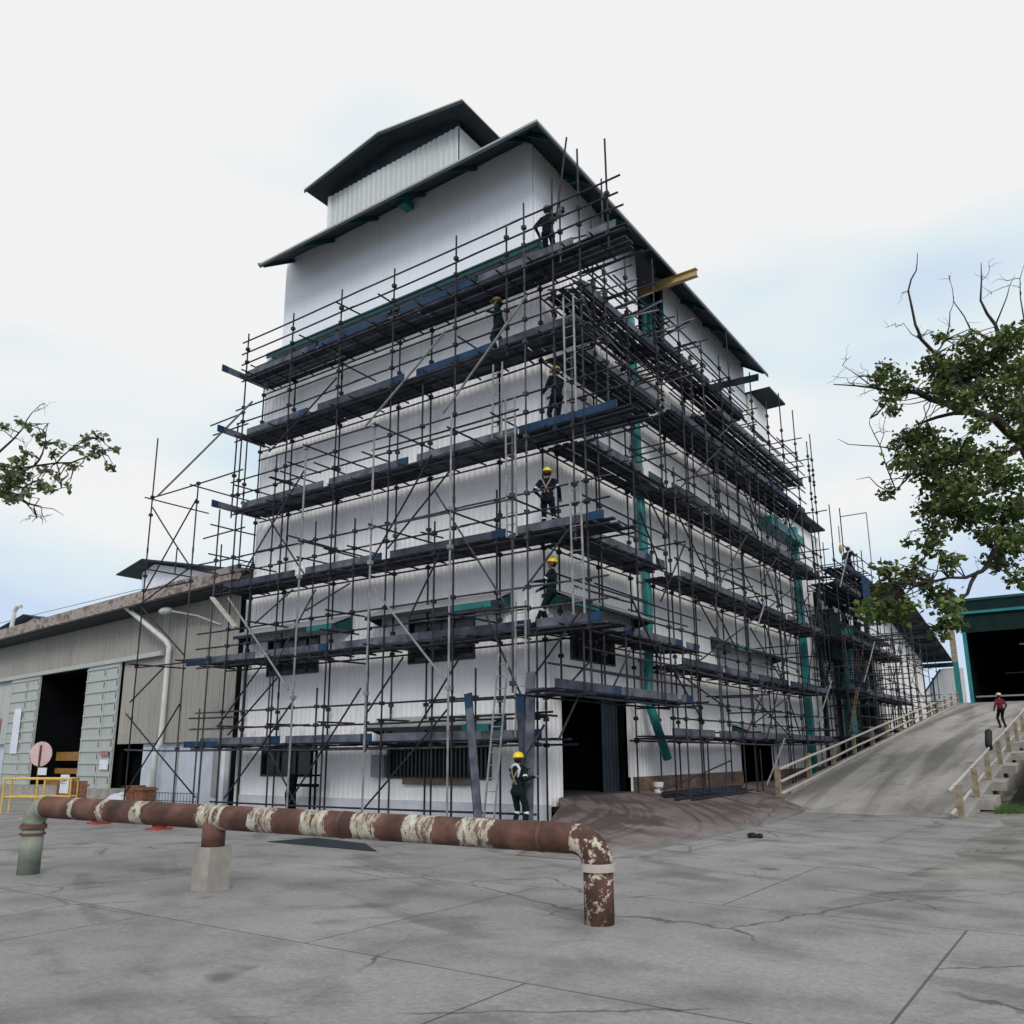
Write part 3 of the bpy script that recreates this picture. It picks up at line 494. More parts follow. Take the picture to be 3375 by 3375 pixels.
# upper hoist door niche
nb = MB(); nb.box(-2.2, -2.15, 7.25, 9.5, 16.25, 19.6).box(-2.2, -.5, 7.2, 7.25, 16.25, 19.6).box(-2.2, -.5, 9.5, 9.55, 16.25, 19.6).box(-2.2, -.48, 7.2, 9.55, 16.2, 16.25)
hd = P('hoist_doorway', nb, M['black'], B)
P('door_leaf', MB().box(-.9, -.84, 8.3, 9.35, 16.25, 18.9).box(-.60, -.50, 9.32, 9.5, 16.25, 19.3), M['dkteal'], hd)
P('door_leaf', MB().box(-.86, -.82, 8.45, 8.62, 16.4, 18.2).box(-.86, -.82, 8.95, 9.1, 16.4, 18.2), M['teal'], hd)
P('hoist_beam', MB().box(-2.1, 1.4, 8.28, 8.31, 18.60, 18.84).box(-2.1, 1.41, 8.2, 8.4, 18.57, 18.60).box(-2.1, 1.41, 8.2, 8.4, 18.84, 18.87), M['yellow'], B)
# ground-floor vehicle doorway as a real dark room
dm = MB(); dm.box(-6, -5.9, .3, 4.6, .55, 3.6).box(-6, -.02, .52, .6, .55, 3.4).box(-6, -.02, 4.3, 4.4, .55, 3.4).box(-6, -.02, .5, 4.4, 3.4, 3.5)
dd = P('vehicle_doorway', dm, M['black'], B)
P('doorway_floor', MB().box(-6, .13, .6, 4.3, .5, .66), M['intfloor'], dd)
P('sliding_door', corr(MB(), 'Y', 3.35, 4.3, .66, 3.4, -.35, 1), M['dark_under'], dd)
P('door_frame', MB().box(-.1, .06, 4.3, 4.42, .5, 3.4), M['white_side'], dd); P('door_frame', MB().box(-.1, .06, .5, .6, .66, 3.4), M['white_side'], dd)
P('ceiling_light', MB().ell((-1.6, 1.9, 3.2), .28, .28, .05), M['white'], dd)
dm = MB(); dm.box(-2.5, -2.4, 13.4, 16.9, 0, 2.3).box(-2.5, 0, 13.3, 13.4, 0, 2.3).box(-2.5, 0, 16.9, 17, 0, 2.3).box(-2.5, 0, 13.3, 17, 2.25, 2.3)
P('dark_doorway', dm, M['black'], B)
# downpipe with bent foot
P('downpipe', MB().path([(.22, 5.15, 15.9), (.22, 5.2, 12.4), (.22, 5.35, 9), (.25, 5.5, 6.2), (.26, 5.4, 4.8), (.3, 5.15, 3.6), (.4, 5.05, 3.05), (.55, 5.75, 1.55)], .135, 14), M['teal'], B, smooth=True)
P('corner_column', MB().box(-.05, .33, 21.9, 22.3, 0, 12.4).box(-.05, .6, 17.4, 22.3, 11.45, 11.85), M['teal'], B)
# tower-to-shed gap, its shade put in as a black box, and column
P('gap_shade_box', MB().box(-13.3, W - .02, .62, .8, 0, 7.9), M['black'], B)
P('corner_pipe', MB().tube((-12.02, -.06, .0), (-12.02, -.06, 6.9), .05, 8).tube((-11.94, -.1, 2.2), (-11.94, -.1, 6.9), .03, 8), M['galvp'], B)
# rooftop penthouse
pz = MB(); pz = corr(pz, 'X', -10.6, -4.2, 20.4, 22.95, 1.5, -1, pitch=.25, dep=.03)
po = P('penthouse_wall', pz, M['pent'], B)
P('penthouse_side', MB().box(-10.6, -10.55, 1.5, 7, 19, 22.9).box(-4.25, -4.2, 1.5, 7, 19, 22.9).box(-10.6, -4.2, 6.95, 7, 19, 22.9), M['pent'], B)
P('penthouse_corner_trim', MB().box(-10.68, -10.52, 1.42, 1.52, 19, 22.9), M['white'], B)
def pzr(x): return 23.75 - .17 * abs(x + 7.4)
rf = MB(); u = MB()
for xa, xb in ((-11.3, -7.4), (-7.4, -3.5)):
    rf.add([(xa, .75, pzr(xa)), (xb, .75, pzr(xb)), (xb, 7.6, pzr(xb)), (xa, 7.6, pzr(xa)), (xa, .75, pzr(xa) + .05), (xb, .75, pzr(xb) + .05), (xb, 7.6, pzr(xb) + .05), (xa, 7.6, pzr(xa) + .05)],
           [(4, 5, 6, 7), (0, 1, 5, 4), (1, 2, 6, 5), (2, 3, 7, 6), (3, 0, 4, 7)])
    u.add([(xa, .76, pzr(xa) - .01), (xb, .76, pzr(xb) - .01), (xb, 7.5, pzr(xb) - .01), (xa, 7.5, pzr(xa) - .01)], [(0, 1, 2, 3)]).beam((xa, .76, pzr(xa) - .07), (xb, .76, pzr(xb) - .07), .03, .12)
u.add([(-10.6, 1.51, 22.9), (-4.2, 1.51, 22.9), (-4.2, 1.51, pzr(-4.2) - .02), (-7.4, 1.51, pzr(-7.4) - .02), (-10.6, 1.51, pzr(-10.6) - .02)], [(0, 1, 2, 3, 4)])
po = P('penthouse_roof', rf, M['roof'], B); P('soffit', u, M['dark_under'], po)
# lower rear blocks along the side
B2 = thing('rear_annex', 'lower grey annex block behind the tower, hidden by dense scaffolding', 'building', (-3, 30, 0))
P('wall', corr(MB(), 'Y', 21.7, 27.0, 1.05, 12.9, .02, 1), M['white_side'], B2)
P('wall', corr(MB(), 'Y', 27.0, 39.4, 1.05, 8.2, .02, 1), M['shed'], B2)
for bx in ((-8, .6, 18.65, 21.0, 18.3, 18.4), (-8, .55, 21.7, 26.6, 13.15, 13.25), (-8, .8, 27.1, 39.4, 8.3, 8.4)): P('roof', MB().box(*bx), M['dark_under'], B2)
P('wall', MB().box(-8, -.3, 18.65, 21.0, ZL, 18.28), M['white_side'], B2)
for bx in ((-8, 0, 21.65, 21.7, 12.9, 15.9), (-8, 0, 27.0, 27.1, 8, 12.9), (-8, 0, 39.3, 39.4, 0, 8.3)): P('end_wall', MB().box(*bx), M['shed'], B2)
gt = MB()
for y in (23.6, 26.2, 28.8, 31.4, 34.0): gt.box(.45, .65, y - .1, y + .1, .4, 9.4)
for a, b in zip((23.6, 26.2, 28.8, 31.4), (26.2, 28.8, 31.4, 34.0)):
    for z in (4.6, 7.0, 9.3): gt.beam((.55, a, z), (.55, b, z), .16, .22)
    gt.beam((.55, a, 4.6), (.55, b, 7), .1, .1); gt.beam((.55, b, 7.), (.55, a, 9.3), .1, .1)
P('steel_frame', gt, M['deep'], B2)
for bx in ((.35, .95, 24.2, 26.4, 6.2, 8.6), (.35, .9, 29, 31.5, 5.0, 8.2), (.4, .9, 32.2, 33.6, 2.5, 4.3)): P('hopper', MB().box(*bx), M['deep'], B2)
P('duct', MB().path([(.7, 27.6, .6), (.7, 27.7, 5), (.8, 28.2, 8.2)], .3, 12), M['teal'], B2)
# far white gable shed
B3 = thing('gable_shed', 'pale corrugated shed with dark overhanging roof beyond the scaffolding', 'building', (-6, 47, 0))
w3 = MB(); w3.add([(0, 39.5, 0), (0, 55.3, 0), (0, 55.3, 8.75), (0, 39.5, 11.4)], [(0, 1, 2, 3)]); w3.add([(0, 55.3, 0), (-12, 55.3, 0), (-12, 55.3, 8.75), (0, 55.3, 8.75)], [(0, 1, 2, 3)])
w3.add([(0, 39.5, 0), (-12, 39.5, 0), (-12, 39.5, 11.3), (0, 39.5, 11.3)], [(0, 1, 2, 3)])
w3 = MB()
for i in range(79):
    y0 = 39.5 + i * .2
    for a, b, xo, x1 in ((0, .08, 0, 0), (.08, .1, 0, .03), (.1, .18, .03, .03), (.18, .2, .03, 0)):
        z = lambda y: 11.4 - (y - 39.5) * .168
        w3.add([(xo, y0 + a, 0), (x1, y0 + b, 0), (x1, y0 + b, z(y0 + b)), (xo, y0 + a, z(y0 + a))], [(0, 1, 2, 3)])
w3.box(-12, 0, 55.3, 55.35, 0, 8.7).box(-12, 0, 39.45, 39.5, 0, 11.3)
P('wall', w3, M['white_side'], B3)
r3 = MB(); r3.add([(1.9, 37.5, 12.0), (1.9, 57.5, 8.85), (-12, 57.5, 8.85), (-12, 37.5, 12.0), (1.9, 37.5, 12.12), (1.9, 57.5, 8.97), (-12, 57.5, 8.97), (-12, 37.5, 12.12)],
                 [(0, 1, 2, 3), (4, 5, 6, 7), (0, 1, 5, 4), (1, 2, 6, 5), (2, 3, 7, 6), (3, 0, 4, 7)])
for k in range(8): y = 38.3 + k * 2.5; r3.beam((0, y, 11.85 - (y - 37.5) * .1575), (1.85, y, 11.85 - (y - 37.5) * .1575), .1, .2)
P('roof', r3, M['dark_under'], B3)
B4 = thing('screen_wall', 'pale corrugated screen wall with raking top edge below the teal beam', 'wall', (1.2, 57.6, 0))
w4 = MB()
for i in range(16):
    x0 = -.6 + i * .2
    zt4 = lambda x: min(8.3, 6.2 + (x + .6) * 1.3)
    w4.add([(x0, 57.6, 3.2), (x0 + .1, 57.6, 3.2), (x0 + .1, 57.6, zt4(x0 + .1)), (x0, 57.6, zt4(x0))], [(0, 1, 2, 3)]).add([(x0 + .1, 57.57, 3.2), (x0 + .2, 57.57, 3.2), (x0 + .2, 57.57, zt4(x0 + .2)), (x0 + .1, 57.57, zt4(x0 + .1))], [(0, 1, 2, 3)])
P('panel', w4, M['white_front'], B4)
P('post', MB().box(.25, .37, 57.4, 57.5, 3, 7.6).beam((-.6, 57.45, 6.15), (.95, 57.45, 8.25), .08, .12).box(-1.2, 2.3, 57.4, 57.55, 8.4, 8.75), M['dkteal'], B4)
# dark open shed at the top of the ramp
B5 = thing('open_shed', 'dark open-fronted shed with teal columns at the top of the ramp', 'building', (11, 60, 5))
RT = SL * 48.4
b5 = MB(); b5.box(2.6, 40, 82, 82.2, RT, 13.4).box(3.0, 3.2, 57.2, 82, RT, 13.4).box(40, 40.2, 56.4, 82, RT, 13.4)
P('inner_wall', b5, M['black'], B5)
P('roof', MB().box(2.2, 40.5, 56.2, 82.5, 13.4, 13.6), M['dkteal'], B5)
P('fascia', MB().box(2.9, 40.2, 56.3, 56.45, 10.9, 13.4), M['deep'], B5)
P('eave_beam', MB().box(2.6, 40.2, 56.05, 56.28, 12.35, 12.55), M['teal'], B5)
for x in (3.0, 9.4, 16): P('column', MB().box(x, x + .26, 56.0, 56.3, RT, 10.9), M['teal'], B5)
P('column', MB().box(2.15, 2.5, 55.6, 55.95, 4.6, 8.6), M['teal'], B5)
P('stub_column', MB().box(2.1, 2.5, 55.6, 55.9, 8.6, 12.0), M['post'], B5)
P('floor', MB().box(2.4, 40, 56.2, 82, RT - .2, RT + .02), M['yard'], B5)
P('skylight_strip', MB().box(6.5, 16, 60, 60.3, 10.1, 10.18), M['white'], B5)
P('rear_rail', MB().box(3.2, 40, 58, 58.1, RT + .5, RT + .62).box(4.5, 40, 70, 70.1, RT + 3.2, RT + 3.3), M['board'], B5)
# dark brown-green bank right of the ramp
B6 = thing('retaining_wall', 'dark retaining bank beside the ramp at the right edge', 'wall', (9.6, 20, 0))
P('wall_body', MB().add([(8.55, 11.9, 0), (15, 11.6, 0), (15, 56, 0), (8.55, 56, 0), (8.95, 13.3, .7), (15, 13.4, 1.0), (15, 56, 5.2), (9.0, 56, 4.9)], [(4, 5, 6, 7), (0, 1, 5, 4), (1, 2, 6, 5), (2, 3, 7, 6), (3, 0, 4, 7)]), M['deepbank'], B6)

# ------------------------------------------------------------ guard rails along the ramp
def rail_line(name, label, x, ys_, h, rails, blocks=False):
    t = thing(name, label, 'railing', (x, ys_[0], rampz(ys_[0])))
    for y in ys_:
        p = MB(); z0 = rampz(y); p.beam((x, y, z0 - .05), (x, y, z0 + h + .06), .15, .14, up=(0, 1, 0)); P('post', p, M['post'], t)
    for hz in rails:
        p = MB(); pts = [(x - .12, ys_[0] - .75, rampz(ys_[0]) + hz - .07)] if blocks else [(x + .1, ys_[0], rampz(ys_[0]) + hz)]
        for i, y in enumerate(ys_[1:]): pts.append((x + (-.12 if blocks else .1) + R(-.015, .015), y, rampz(y) + hz + R(-.02, .02)))
        p.path(pts, .046, 10); P('rail', p, M['cream'], t, smooth=True)
    if blocks:
        for y in ys_[1:]:
            z0 = rampz(y); b = MB(); b.add([(x + .05, y - .55, z0 - .32), (x + .52, y - .55, z0 - .32), (x + .52, y + .9, z0 - .2), (x + .05, y + .9, z0 - .2), (x + .05, y - .55, z0 - .05), (x + .52, y - .55, z0 - .05), (x + .52, y + .9, z0 + .05), (x + .05, y + .9, z0 + .05)],
                             [(0, 3, 2, 1), (4, 5, 6, 7), (0, 1, 5, 4), (1, 2, 6, 5), (2, 3, 7, 6), (3, 0, 4, 7)])
            P('footing_block', b, M['conc'], t)
    return t
rail_line('guard_rail', 'three-pipe cream guard rail along the left side of the ramp', 2.3, [10.4, 14.0, 17.4, 21, 24.6, 28.2, 31.5, 34.8, 38.1, 41.4, 44.7, 48, 51.3, 54.6], .95, (.12, .50, .90))
rail_line('guard_rail', 'two-pipe cream guard rail with brown posts on the right of the ramp', 7.95, [7.7, 11.2, 14.8, 18.9, 22.9, 27.2, 31.5, 35.8, 40, 44.3, 48.6, 52.9], .78, (.22, .80), True)
pr = MB().path([(7.86, 16.9, 1.84), (7.82, 17.1, 1.95), (7.78, 18.0, 2.42)], .11, 12, .12)
tag(pr.build('rubber_sleeve', M['bag'], origin=(7.7, 17.9, 1.9), smooth=True), 'black rubber sleeve sticking up from the right guard rail of the ramp', 'sleeve')

# ------------------------------------------------------------ low shed on the left  (s along facade, t towards camera, z)
DX, DY, NX_, NY_ = -.995071, .099164, -.099164, -.995071
def S(s, t, z): return (-12.3 + DX * s + NX_ * t, .6 + DY * s + NY_ * t, z)
C_ = thing('low_shed', 'long low grey shed with rusty concrete gutter and sliding doors', 'building', S(15, 0, 0))
SM = lambda: MB(S)
def scorr(s0, s1, z0, z1, t=0., pitch=.2, dep=.03):
    mb = SM(); k = math.floor(s0 / pitch)
    pts = []
    while k * pitch < s1:
        for u, h in ((0, 0), (.4, 0), (.5, 1), (.9, 1)): pts.append(((k + u) * pitch, h * dep))
        k += 1
    pts = [p for p in pts if s0 <= p[0] <= s1]
    vs_ = [(a, t + h, z) for a, h in pts for z in (z0, z1)]
    return mb.add(vs_, [(2 * i, 2 * i + 2, 2 * i + 3, 2 * i + 1) for i in range(len(pts) - 1)])
P('wall', scorr(.9, 36, 5.62, 7.5), M['shed'], C_)
P('wall', scorr(.9, 9.85, 2.22, 5.62, pitch=.15), M['shed'], C_)
P('wall', scorr(22.2, 36, 2.4, 5.62), M['shed_light'], C_)
P('lower_wall', SM().box(.9, 7.9, -.25, -.15, .0, 2.2), M['blueish'], C_)
P('lower_wall', SM().box(22.2, 36, -.3, -.2, 0, 2.4), M['blueish'], C_)
k = SM(); [k.box(a, a + .05, -.15, -.12, 0, 2.2) for a in (2.0, 3.3, 5.0, 6.6)]; P('board_joint', k, M['board'], C_)
P('dark_panel', SM().box(1.75, 2.45, -.12, -.08, .35, 2.2), M['board'], C_)
P('white_post', SM().box(1.3, 1.55, -.05, .12, 0, 2.2), M['white'], C_)
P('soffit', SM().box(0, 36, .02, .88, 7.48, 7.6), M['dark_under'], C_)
P('gutter', SM().box(-.2, 36, .88, 1.12, 7.60, 8.08).box(-.2, 36, .3, .88, 7.95, 8.02), M['gutter'], C_)
P('roof', SM().add([(-.2, .9, 8.03), (36, .9, 8.03), (36, -12, 9.0), (-.2, -12, 9.0)], [(0, 1, 2, 3)]), M['roof'], C_)
P('head_rail', SM().box(6.4, 26, .05, .22, 5.60, 5.78), M['shed_light'], C_)
dr = SM(); dr.box(13.0, 13.05, -6, 0, .45, 5.6).box(18.5, 18.6, -6, 0, .45, 5.6).box(13, 18.6, -6.1, -6, .45, 5.6).box(13, 18.6, -6, 0, 5.58, 5.62).box(7.9, 9.85, -.8, -.7, 0, 2.25).box(9.85, 13, -.3, -.25, 0, 7.4).box(18.6, 22.3, -.3, -.25, 0, 7.4).box(9.8, 22.3, -.25, -.1, 5.6, 5.64)
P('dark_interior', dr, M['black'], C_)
P('loading_floor', SM().box(8.2, 24, -6, .7, 0, .45), M['conc'], C_)
P('interior_column', SM().box(17.1, 17.3, -2, -1.8, .45, 5.3), M['board'], C_)
for s0, s1 in ((9.95, 13.1), (18.5, 22.15)):
    d = SM(); d.box(s0, s1, .08, .14, .42, 5.62); do = P('sliding_door', d, M['shed_light'], C_)
    d = SM()
    for i in range(11): z = .42 + i * .5; d.box(s0, s1, .14, .19, z, z + .07)
    for s_ in (s0, (s0 + s1) / 2 - .35, s1 - .1): d.box(s_, s_ + .1, .142, .17, .42, 5.5)
    P('stiffener', d, M['shed_light'], do)
    d = SM()
    for i in range(10):
        for s_ in (s0 + .1, (s0 + s1) / 2 - .25): d.box(s_, s_ + .11, .145, .155, .62 + i * .5, .85 + i * .5)
    P('slot', d, M['black'], do)
P('notice_panel', SM().box(20.3, 21.2, .2, .22, 1.9, 4.1), M['white'], C_)
P('warning_label', SM().box(10.2, 10.9, .2, .21, 1.75, 1.95), M['label'], C_)
P('warning_label', SM().box(10.1, 10.9, .2, .21, 1.2, 1.6), M['white'], C_)
P('warning_label', SM().box(23.4, 24.6, .05, .06, 2.9, 3.7), M['label'], C_)
P('yellow_board', SM().box(15.2, 18.2, -.9, -.85, 1.55, 1.95).box(15.4, 18.2, -.9, -.85, .95, 1.2).box(14.3, 18.2, -.5, -.45, .45, .75), M['ygloom'], C_)
P('wall_tap', SM().path([(24.9, .05, 6.1), (24.9, .2, 6.25), (24.7, .2, 6.25), (24.7, .1, 5.7)], .05, 6), M['frame'], C_)
P('downpipe', SM().path([(8.3, .95, 7.7), (8.1, .8, 7.5), (5.85, .3, 6.1), (5.75, .22, 5.9), (5.75, .22, 3), (5.78, .22, 2.2), (5.95, .3, 1.9), (5.95, .3, .1)], .105, 12), M['galvp'], C_, smooth=True)
lp = thing('wall_lamp', 'grey street lamp head on a long arm below the shed gutter', 'lamp', S(2.6, 0, 6.5))
P('arm', SM().path([(2.3, .05, 6.4), (3.6, .3, 6.85), (5.0, .6, 7.15)], .035, 8), M['galvp'], lp)
P('lamp_head', MB().ell(S(5.4, .65, 7.2), .42, .17, .14, 14, 10), M['galvp'], lp, smooth=True)
# roof monitors
def monitor(name, label, xs, y0, y1, zb, ze_l, zp, ze_r, xl, xp, xr):
    t = thing(name, label, 'roof monitor', ((xl + xr) / 2, y0, zb))
    m_ = MB(); m_.add([(xs[0], y0, zb), (xs[1], y0, zb), (xs[1], y0, ze_r), (xp, y0, zp - .1), (xs[0], y0, ze_l)], [(0, 1, 2, 3, 4)])
    m_.box(xs[0], xs[0] + .05, y0 + .01, y1, zb, ze_l).box(xs[1] - .05, xs[1], y0 + .01, y1, zb, ze_r); P('wall', m_, M['white'], t)
    r = MB()
    for (xa, za), (xb, zb_) in (((xl, ze_l - .1), (xp, zp)), ((xp, zp), (xr, ze_r - .1))):
        r.add([(xa, y0 - .7, za), (xb, y0 - .7, zb_), (xb, y1, zb_), (xa, y1, za), (xa, y0 - .7, za + .06), (xb, y0 - .7, zb_ + .06), (xb, y1, zb_ + .06), (xa, y1, za + .06)], [(0, 3, 2, 1), (4, 5, 6, 7), (0, 1, 5, 4), (1, 2, 6, 5), (2, 3, 7, 6), (3, 0, 4, 7)])
    P('roof', r, M['dark_under'], t); return t
monitor('roof_monitor', 'small white gabled monitor with dark roof on the shed behind the gutter', (-27.3, -20.2), 5, 8.5, 8.1, 10.75, 11.15, 9.75, -28.5, -26.3, -18.8)
t = monitor('roof_monitor', 'dark blue roof monitor with a bent vent pipe, at the far left', (-49.5, -44.5), 9, 13, 8.2, 10.3, 11.0, 10.3, -51, -46.8, -43)
P('vent_pipe', MB().path([(-47.6, 8, 10), (-47.4, 8, 11.3), (-47.0, 8, 11.6), (-46.6, 8, 11.5)], .14, 8), M['galvp'], t)
# yellow barrier, round sign, notice, boxes in front of the shed
yb = thing('safety_barrier', 'yellow tubular barrier in front of the shed doors', 'barrier', (-17.3, -4.4, 0))
A_ = Vector((-17.6, -4.55, 0)); Bb = Vector((-14.3, -3.8, 0)); A_ = Vector((-17.5, -4.6, 0)); Cc = Vector((-17.0, -3.0, 0))
p0 = Vector((-17.9, -4.3, 0)); p1 = Vector((-15.7, -3.3, 0)); p2 = Vector((-17.2, -4.85, 0)); p3 = Vector((-14.9, -3.95, 0))
for a, b in ((p0, p1), (p2, p3)):
    for h in (1.05, .5): P('rail', MB().tube(a + Vector((0, 0, h)), b + Vector((0, 0, h)), .03), M['yrail'], yb)
    for q in (a, b, a.lerp(b, .5)): P('leg', MB().tube(q, q + Vector((0, 0, 1.05)), .03), M['yrail'], yb)
for a, b in ((p0, p2), (p1, p3)): P('end_rail', MB().tube(a + Vector((0, 0, 1.05)), b + Vector((0, 0, 1.05)), .03), M['yrail'], yb)
nb = thing('notice_board', 'small white notice hung at the right end of the yellow barrier', 'notice', (-15.0, -3.95, .6))
P('sheet', MB().box(-15.45, -14.95, -4.0, -3.98, .62, 1.18), M['white'], nb); P('printed_lines', MB().box(-15.38, -15.03, -4.004, -4.001, 1.06, 1.09).box(-15.38, -15.1, -4.004, -4.001, .98, 1.0).box(-15.38, -15.05, -4.004, -4.001, .9, .92), M['board'], nb)
rs = thing('round_sign', 'round faded pink back of a road sign on a rusty pole', 'sign', (-18.9, -3.0, 0))
o_ = Vector((-18.9, -3.0, 1.82)); ax = Vector((.35, -1, 0)).normalized(); u_ = ax.cross(Vector((0, 0, 1))).normalized()
vs_ = [o_ + u_ * (.47 * math.cos(t)) + Vector((0, 0, .42 * math.sin(t))) + ax * d for d in (0, .02) for t in [2 * math.pi * i / 28 for i in range(28)]]
P('disc', MB().add(vs_, [tuple(range(28)), tuple(range(28, 56))] + [(i, (i + 1) % 28, 28 + (i + 1) % 28, 28 + i) for i in range(28)]), M['pinkback'], rs)
P('pole', MB().tube(o_ + ax * .05 + Vector((0, 0, .3)), Vector((-18.9, -3.0, 0)) + ax * .05, .035), M['rust'], rs)
P('side_plate', MB().box(-18.75, -18.2, -3.12, -3.09, 1.12, 1.36), M['white'], rs)
rb = thing('rusty_drum', 'rusty brown drum and crate beside the grey downpipe', 'drum', (-16.0, -1.0, 0))
P('drum_body', MB().tube((-16.2, -1.0, 0.02), (-16.2, -1.0, .72), .30, 16).tube((-16.2, -1, .7), (-16.2, -1, .74), .32, 16), M['rustbox'], rb); P('crate', MB().box(-15.8, -15.3, -1.3, -.8, 0, .7).box(-15.84, -15.26, -1.34, -.76, .6, .66), M['rustbox'], rb)
t = thing('cement_sack', 'pale grey sack slumped left of the rusty drum', 'sack', (-17.1, -1.1, 0))
P('sack_body', MB().ell((-17.1, -1.1, .2), .5, .35, .28, 14, 8), M['blueish'], t, smooth=True)
P('sack_neck', MB().ell((-16.85, -1.1, .42), .14, .16, .1, 10, 6), M['blueish'], t, smooth=True)
t = thing('wooden_pallet', 'worn brown pallet leaning against the shed loading floor', 'pallet', (-20.5, -1, 0))
pm = MB(); [pm.box(-21.5 + i * .24, -21.34 + i * .24, -1.02, -.98, .1, .85) for i in range(9)]
P('boards', pm, M['rustbox'], t); P('stringer', MB().box(-21.5, -19.4, -.98, -.9, .15, .25).box(-21.5, -19.4, -.98, -.9, .65, .75), M['post'], t)
for (x, y), lab in (((-7.54, -5.55), 'red traffic cone seen below the striped pipe, right one'), ((-10.5, -5.4), 'red traffic cone seen below the striped pipe, left one')):
    t = thing('traffic_cone', lab, 'cone', (x, y, 0), 'red traffic cones behind the pipe')
    P('base', MB().box(x - .22, x + .22, y - .22, y + .22, 0, .05), M['red'], t); P('cone', MB().tube((x, y, .05), (x, y, .62), .17, 16, .04), M['red'], t, smooth=True)
# low wire fence panel behind the pipe
t = thing('wire_panel', 'low dark wire panel in front of the pale blue boards', 'fence panel', (-14, -1.3, 0)); wp = MB()
for z in (.05, .3, .55): wp.tube((-15.0, -1.3, z), (-12.6, -1.1, z), .012, 5)
for i in range(17): wp.tube((-15 + i * .15, -1.3 + i * .0125, .05), (-15 + i * .15, -1.3 + i * .0125, .55), .008, 5)
P('mesh_wire', wp, M['frame'], t)

# ------------------------------------------------------------ big rusty pipe in the foreground
pa = Vector((-1.86, -11.08, .97)); pb = Vector((6.60, -9.75, .83)); pd = (pb - pa).normalized(); L = (pb - pa).length
pt = thing('rusty_pipe', 'big rusty pipe with flaking white bands crossing the foreground', 'pipe', pa)
pm = MB(); nseg = 60; pm.path([(-.02 + (L + .04) * i / nseg, 0, 0) for i in range(nseg + 1)], .158, 28)
me = pm.build('straight_pipe', M['pipe'], None, smooth=True); me.location = (0, 0, 0); me.parent = pt
me.rotation_euler = pd.to_track_quat('X', 'Z').to_euler()
def bend(end, dirn, name, m, foot=0.0):
    pts = []; r = .26
    for i in range(9):
        a = math.pi / 2 * i / 8; pts.append(end + dirn * (r * math.sin(a)) - Vector((0, 0, r * (1 - math.cos(a)))))
    return pts
pts = bend(pa, -pd, 'elbow', None); P('elbow', MB().path(pts, .16, 24), M['pipegreen'], pt, smooth=True)
e_ = pts[-1]; P('collar', MB().tube(e_ + Vector((0, 0, .0)), e_ - Vector((0, 0, .06)), .185, 24).tube(e_ - Vector((0, 0, .12)), e_ - Vector((0, 0, .15)), .178, 24), M['rust'], pt)
P('leg', MB().tube(e_, (e_.x, e_.y, 0), .155, 24), M['pipegreen'], pt, smooth=True)
pts = bend(pb, pd, 'elbow', None); P('elbow', MB().path(pts, .16, 24), M['flaky'], pt, smooth=True)
e_ = pts[-1]; P('collar', MB().tube(e_ + Vector((0, 0, .03)), e_ - Vector((0, 0, .05)), .182, 24), M['cream'], pt)
P('leg', MB().tube(e_, (e_.x, e_.y, 0), .155, 24), M['flaky'], pt, smooth=True)
for s_ in (2.35, 5.55, 8.2): q = pa + pd * s_; P('weld_collar', MB().tube(q - pd * .02, q + pd * .02, .164, 28), M['rust'], pt)
q = pa + pd * 3.42; P('branch_stub', MB().tube(q + Vector((0, 0, -.05)), (q.x, q.y, q.z - .37), .15, 24), M['rust'], pt, smooth=True)
P('support_block', MB().box(q.x - .17, q.x + .17, q.y - .17, q.y + .17, 0, q.z - .37), M['conc'], pt)
# small things on the ground
t = thing('stone', 'small black stone lying on the grey concrete road', 'stone', (5.18, -.22, 0))
P('stone_body', MB().ell((5.12, -.22, .05), .11, .08, .06, 9, 6).ell((5.27, -.2, .045), .07, .07, .055, 8, 6), M['bag'], t)
t = thing('paint_bucket', 'small white and pink bucket beside the brick plinth', 'bucket', (.42, 5.3, apz(.42, 5.3)))
z0 = apz(.42, 5.3); P('bucket_body', MB().tube((.42, 5.3, z0), (.42, 5.3, z0 + .3), .13, 16, .16), M['white'], t); P('bucket_band', MB().tube((.42, 5.3, z0 + .1), (.42, 5.3, z0 + .17), .147, 16, .152), M['label'], t)
P('handle', MB().path([(.42 + .16 * math.cos(a), 5.3, z0 + .3 + .14 * math.sin(a)) for a in [math.pi * i / 8 for i in range(9)]], .008, 5), M['frame'], t)
labs = ['steel tube lying on the apron beside the brick plinth, part of the loose stack']
for i in range(9):
    x = .9 + (i % 5) * .17 + R(-.03, .03); zt_ = apz(x, 6) + .05 + (.07 if i > 4 else 0); y0 = 4.6 + R(-.5, .5); L_ = R(4.5, 6.5)
    o = MB().tube((x, y0, zt_), (x + R(-.2, .2), y0 + L_, zt_ + R(0, .04)), .03, 8).build('steel_tube', M['tube'], origin=(x, y0, zt_))
    tag(o, labs[0], 'steel tube', 'loose steel tubes stacked on the apron')
# work stand with tarpaulin
t = thing('work_stand', 'dark metal stand with hanging tarpaulin below the left ground-floor window', 'stand', (-8, -.7, 0))
for x in (-8.4, -7.75, -7.55): P('leg', MB().box(x - .025, x + .025, -.72, -.67, 0, 1.9 if x > -8 else 1.2), M['black'], t)
P('shelf', MB().box(-8.45, -7.55, -.8, -.45, 1.12, 1.17).box(-8.4, -7.6, -.75, -.5, .82, .9), M['black'], t)
P('tarpaulin', MB().path([(-8.42, -.75, 1.15), (-8.46, -.76, .9), (-8.55, -.78, .6), (-8.5, -.76, .3), (-8.45, -.76, .05)], .12, 10, .16), M['black'], t, smooth=True)
